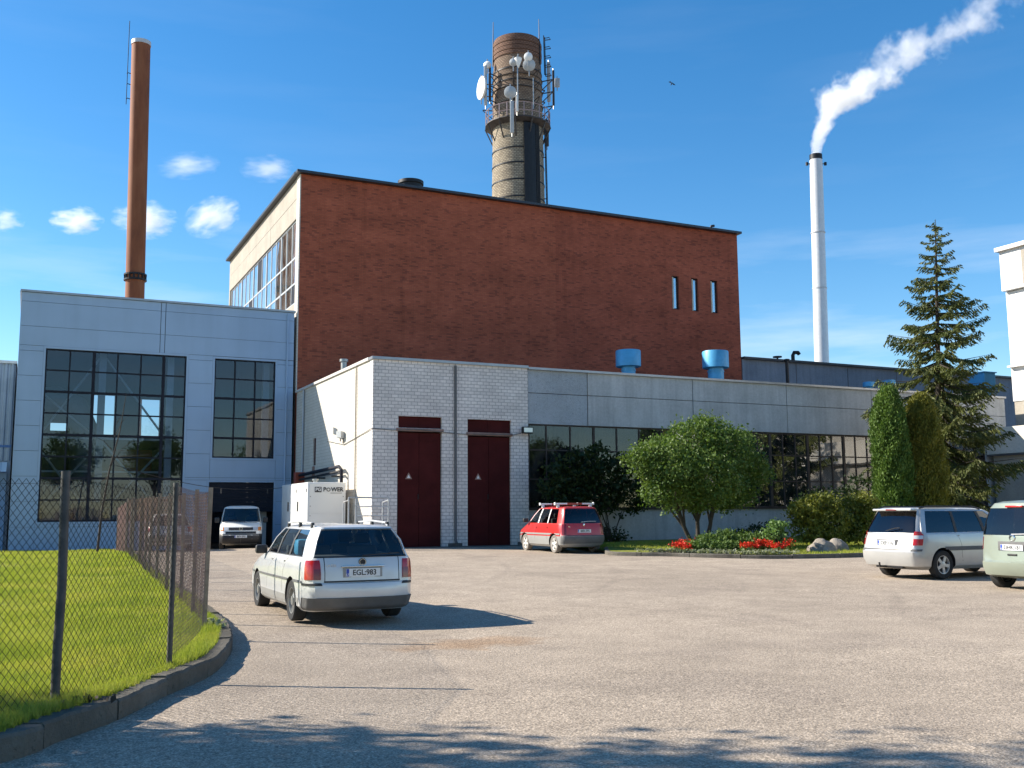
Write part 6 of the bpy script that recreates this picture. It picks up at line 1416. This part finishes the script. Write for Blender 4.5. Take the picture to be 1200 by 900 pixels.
# --- sage green compact van cut by the right edge
def compact_van():
    side = [1.3, 1.15, .10, .0, -.85, -.95, -1.5, -1.7]
    rg = [dict(z=.24, yf=1.95, yr=-1.75, w=.76), dict(z=.30, yf=2.1, yr=-1.95, w=.84), dict(z=.44, yf=2.2, yr=-2.05, w=.87, br=.1), dict(z=.56, yf=2.19, yr=-2.055, w=.872, br=.1), dict(z=.60, yf=2.15, yr=-1.97, w=.872), dict(z=.80, yf=2.02, yr=-1.955, w=.870), dict(z=(.95, .98), yf=1.8, yr=-1.94, w=.862, wf=.78), dict(z=(1.08, 1.08), yf=1.40, yr=-1.93, w=.85, wf=.76),
          dict(z=(1.11, 1.11), yf=1.32, yr=-1.925, w=.84, wf=.74, wr=.80, ys=[1.1, .96, .08, -.02, -.86, -.94, -1.55, -1.7], cf=.12, cr=.12), dict(z=(1.40, 1.40), yf=.95, yr=-1.87, w=.79, wf=.7, wr=.755, ys=[.75, .6, .03, -.06, -.86, -.94, -1.52, -1.66], cf=.1, cr=.12),
          dict(z=(1.66, 1.66), yf=.58, yr=-1.80, w=.73, wf=.66, wr=.69, ys=[.4, .26, -.03, -.12, -.86, -.94, -1.46, -1.6], cf=.1, cr=.12), dict(z=(1.76, 1.76), yf=.45, yr=-1.74, w=.66, wf=.6, wr=.62, cf=.1, cr=.12, ys=[.28, .15, -.05, -.14, -.86, -.94, -1.42, -1.55]),
          dict(z=(1.80, 1.80), yf=.25, yr=-1.65, w=.5, cf=.1, cr=.1, ys=[.05, -.02, -.1, -.18, -.86, -.94, -1.36, -1.48]), dict(z=(1.815, 1.815), yf=0, yr=-1.5, w=.25, cf=.08, cr=.08, ys=[-.15, -.2, -.26, -.32, -.86, -.94, -1.25, -1.35])]
    p = on_g(1179, 689); c = Car('compact_van', 'sage green compact van beside the silver white minivan', 'van', (p.x+1.40, p.y-.68, gz(19, p.y)), R(-91), rg, 7, side, 'paint_sage', 2.72, .32, 1.48)
    sw = ((1, 2), (3, 4), (5, 6)); c.cabin(std_skip(c, 8, 10, sw)); glaze(c, 8, 10, sw, gmat='glass_car', rmat='glass_car_dark')
    H = c.H; c.wheels('rim_steel', 'tyre', 0)
    for sd in (1, -1):
        tl = c.patch('tail_light', 'lens_red', 5.1, 6.9, H-5.6, H-3.9, sd, .012, 6, 5); c.patch('clear_lens', 'lens_clear', 5.7, 6.2, H-5.5, H-3.95, sd, .018, 2, 4, True, tl)
        for j in (FB+.8, FB+2.5, FB+4.6): c.seam(j, 1.6, 7.9, .035, sd)
        c.handle(6.6, FB+2.2, 'paint_sage', sd, .14)
    yb = c.S(5.3, H-1.2).y; c.box('plate_recess', 'plastic_grey', (-.33, yb-.010, .80), (.33, yb+.04, .985), .004); c.plate(yb-.02, .865, 'DHR:181'); c.box('tailgate_handle', 'plastic_black', (-.11, yb-.03, .70), (.11, yb, .74), .01)
    m = MB(); m.lathe([(.075, 0), (.055, -.012), (.055, 0)], 24, axis='y', cap=False); o = m.build('badge', 'chrome', c.t, 40, world=False); o.location = (0, c.S(6.8, H-1.2).y-.01, 1.055)
    c.box('brake_lamp', 'lens_red', (-.2, -1.835, 1.675), (.2, -1.775, 1.71), .006); MB().tube([(0, -1.945, 1.13), (.3, -1.94, 1.14), (.6, -1.92, 1.14)], .012, 5).build('rear_wiper', 'steel_pale', c.t, world=False)
    c.seats((.2, -.7), 1.2)
compact_van()

# --- white van in the garage mouth
def van():
    side = [1.45, 1.30, .55, .45, -.9, -1.0, -2.2, -2.4]
    rg = [dict(z=.26, yf=2.2, yr=-2.3, w=.80), dict(z=.34, yf=2.34, yr=-2.45, w=.88), dict(z=.50, yf=2.40, yr=-2.5, w=.915), dict(z=.66, yf=2.39, yr=-2.5, w=.918), dict(z=.70, yf=2.33, yr=-2.47, w=.918), dict(z=.86, yf=2.29, yr=-2.46, w=.918), dict(z=(.99, 1.0), yf=2.18, yr=-2.45, w=.915, wf=.86), dict(z=(1.18, 1.16), yf=1.80, yr=-2.44, w=.90, wf=.84),
          dict(z=(1.22, 1.2), yf=1.74, yr=-2.43, w=.89, wf=.82, wr=.86, ys=[1.42, 1.26, .5, .42, -.9, -1.0, -2.1, -2.3], cf=.1, cr=.1), dict(z=(1.52, 1.5), yf=1.45, yr=-2.40, w=.84, wf=.77, wr=.82, ys=[1.2, 1.04, .48, .4, -.9, -1., -2.1, -2.28], cf=.1, cr=.1),
          dict(z=(1.80, 1.80), yf=1.17, yr=-2.35, w=.78, wf=.72, wr=.76, ys=[.95, .82, .45, .36, -.9, -1., -2.05, -2.24], cf=.1, cr=.1), dict(z=(1.87, 1.87), yf=1.05, yr=-2.3, w=.73, wf=.68, cf=.1, cr=.1, ys=[.84, .72, .42, .34, -.9, -1., -2., -2.2]),
          dict(z=(1.92, 1.92), yf=.8, yr=-2.2, w=.55, cf=.1, cr=.1, ys=[.6, .5, .35, .28, -.9, -1., -1.9, -2.05]), dict(z=(1.935, 1.935), yf=.4, yr=-1.9, w=.25, cf=.08, cr=.08, ys=[.25, .2, .1, 0, -.9, -1., -1.7, -1.78])]
    X = on_y(283, 620, 46.3).x; c = Car('panel_van', 'white panel van facing out of the open garage door', 'van', (X+.12, 47.0, gz(9, 45.5)-.02), R(169), rg, 7, side, 'paint_white', 2.92, .33, 1.60)
    sw = ((1, 2), (3, 4)); c.cabin(std_skip(c, 8, 10, sw, True, False)); glaze(c, 8, 10, sw, True, False, gmat='glass_car')
    c.wheels('rim_steel', 'tyre', 0)
    for sd in (1, -1):
        c.patch('head_light', 'lens_clear', 4.9, 6.0, 1.25, 2.5, sd, .012, 4, 4); c.patch('indicator', 'lens_amber', 4.9, 6.0, 2.6, 4.6, sd, .014, 4, 5); c.patch('door_seam', 'plastic_black', 1.6, 7.9, FB+2.47, FB+2.53, sd, .002, 10, 1, False)
    c.patch('grille', 'plastic_black', 5.0, 5.95, 0.001, 1.2, 0, .010, 4, 8); c.patch('lower_grille', 'plastic_black', 4.1, 4.7, 0.001, 1.9, 0, .010, 2, 8); c.patch('front_bumper', 'plastic_black', .4, 3.9, .001, 7.5, 0, .012, 6, 18); c.patch('wiper_panel', 'plastic_grey', 7.1, 7.5, .001, 2.0, 0, .006, 2, 8)
    m = MB(); m.lathe([(.07, 0), (.055, 0), (.055, .012), (.07, .012)], 20, axis='y', cap=False); m.build('badge', 'chrome', c.t, 40, world=False).location = (0, 2.31, .93)
    c.plate(2.43, .60, 'BEV:395', False); 
    for sd in (1, -1):
        c.box('wing_mirror', 'plastic_black', (sd*.93, 1.32, 1.18), (sd*1.13, 1.42, 1.42), .04); MB().tube([(sd*.1-.05, 1.80, 1.215), (sd*.1+.28, 1.66, 1.30), (sd*.1+.42, 1.62, 1.33)], .010, 5).build('wiper', 'plastic_black', c.t, world=False)
    c.seats((.75,), 1.35, .45); c.box('dashboard', 'car_interior', (-.78, 1.2, 1.17), (.78, 1.68, 1.25), .03)
van()

# --- pale hatchback seen through the fence
def hatch():
    side = [1.0, .85, -.05, -.15, -.95, -1.05, -1.3, -1.45]
    rg = [dict(z=.2, yf=1.7, yr=-1.6, w=.74), dict(z=.28, yf=1.85, yr=-1.85, w=.81), dict(z=.45, yf=1.95, yr=-1.95, w=.835), dict(z=.58, yf=1.94, yr=-1.95, w=.838), dict(z=.62, yf=1.88, yr=-1.90, w=.838), dict(z=.76, yf=1.80, yr=-1.87, w=.835), dict(z=(.84, .87), yf=1.5, yr=-1.83, w=.825, wf=.76), dict(z=(.94, .94), yf=1.08, yr=-1.78, w=.80, wf=.72),
          dict(z=(.97, .965), yf=1.02, yr=-1.77, w=.785, wf=.7, wr=.73, ys=[.84, .7, -.06, -.14, -.95, -1.03, -1.36, -1.5], cf=.1, cr=.12), dict(z=(1.2, 1.2), yf=.64, yr=-1.55, w=.71, wf=.63, wr=.65, ys=[.48, .36, -.1, -.18, -.95, -1.02, -1.2, -1.34], cf=.1, cr=.1),
          dict(z=(1.37, 1.36), yf=.3, yr=-1.32, w=.63, wf=.57, wr=.58, ys=[.15, .04, -.14, -.22, -.9, -.96, -1.0, -1.12], cf=.1, cr=.1), dict(z=(1.41, 1.40), yf=.2, yr=-1.25, w=.57, wf=.53, cf=.1, cr=.1, ys=[.05, -.04, -.17, -.25, -.88, -.92, -.98, -1.06]), dict(z=(1.43, 1.42), yf=0, yr=-1.1, w=.3, cf=.08, cr=.08, ys=[-.15, -.2, -.26, -.32, -.7, -.75, -.85, -.92])]
    X = on_y(203, 620, 41.2).x; c = Car('hatchback', 'pale hatchback parked behind the rusty part of the fence', 'car', (X, 42.4, gz(5, 42)), R(-6), rg, 7, side, 'paint_grey', 2.5, .3, 1.44)
    sw = ((1, 2), (3, 4)); c.cabin(std_skip(c, 8, 10, sw)); glaze(c, 8, 10, sw, gmat='glass_car_dark'); H = c.H; c.wheels('rim_steel', 'tyre', 0)
    for sd in (1, -1): c.patch('tail_light', 'lens_red', 4.8, 6.8, H-5.4, H-3.0, sd, .010, 4, 5)
    c.patch('rear_bumper', 'plastic_grey', .5, 3.9, H-6, H-1.001, 0, .01, 4, 10); yb = c.S(5.3, H-1.2).y; c.plate(yb-.02, .74, '')
hatch()
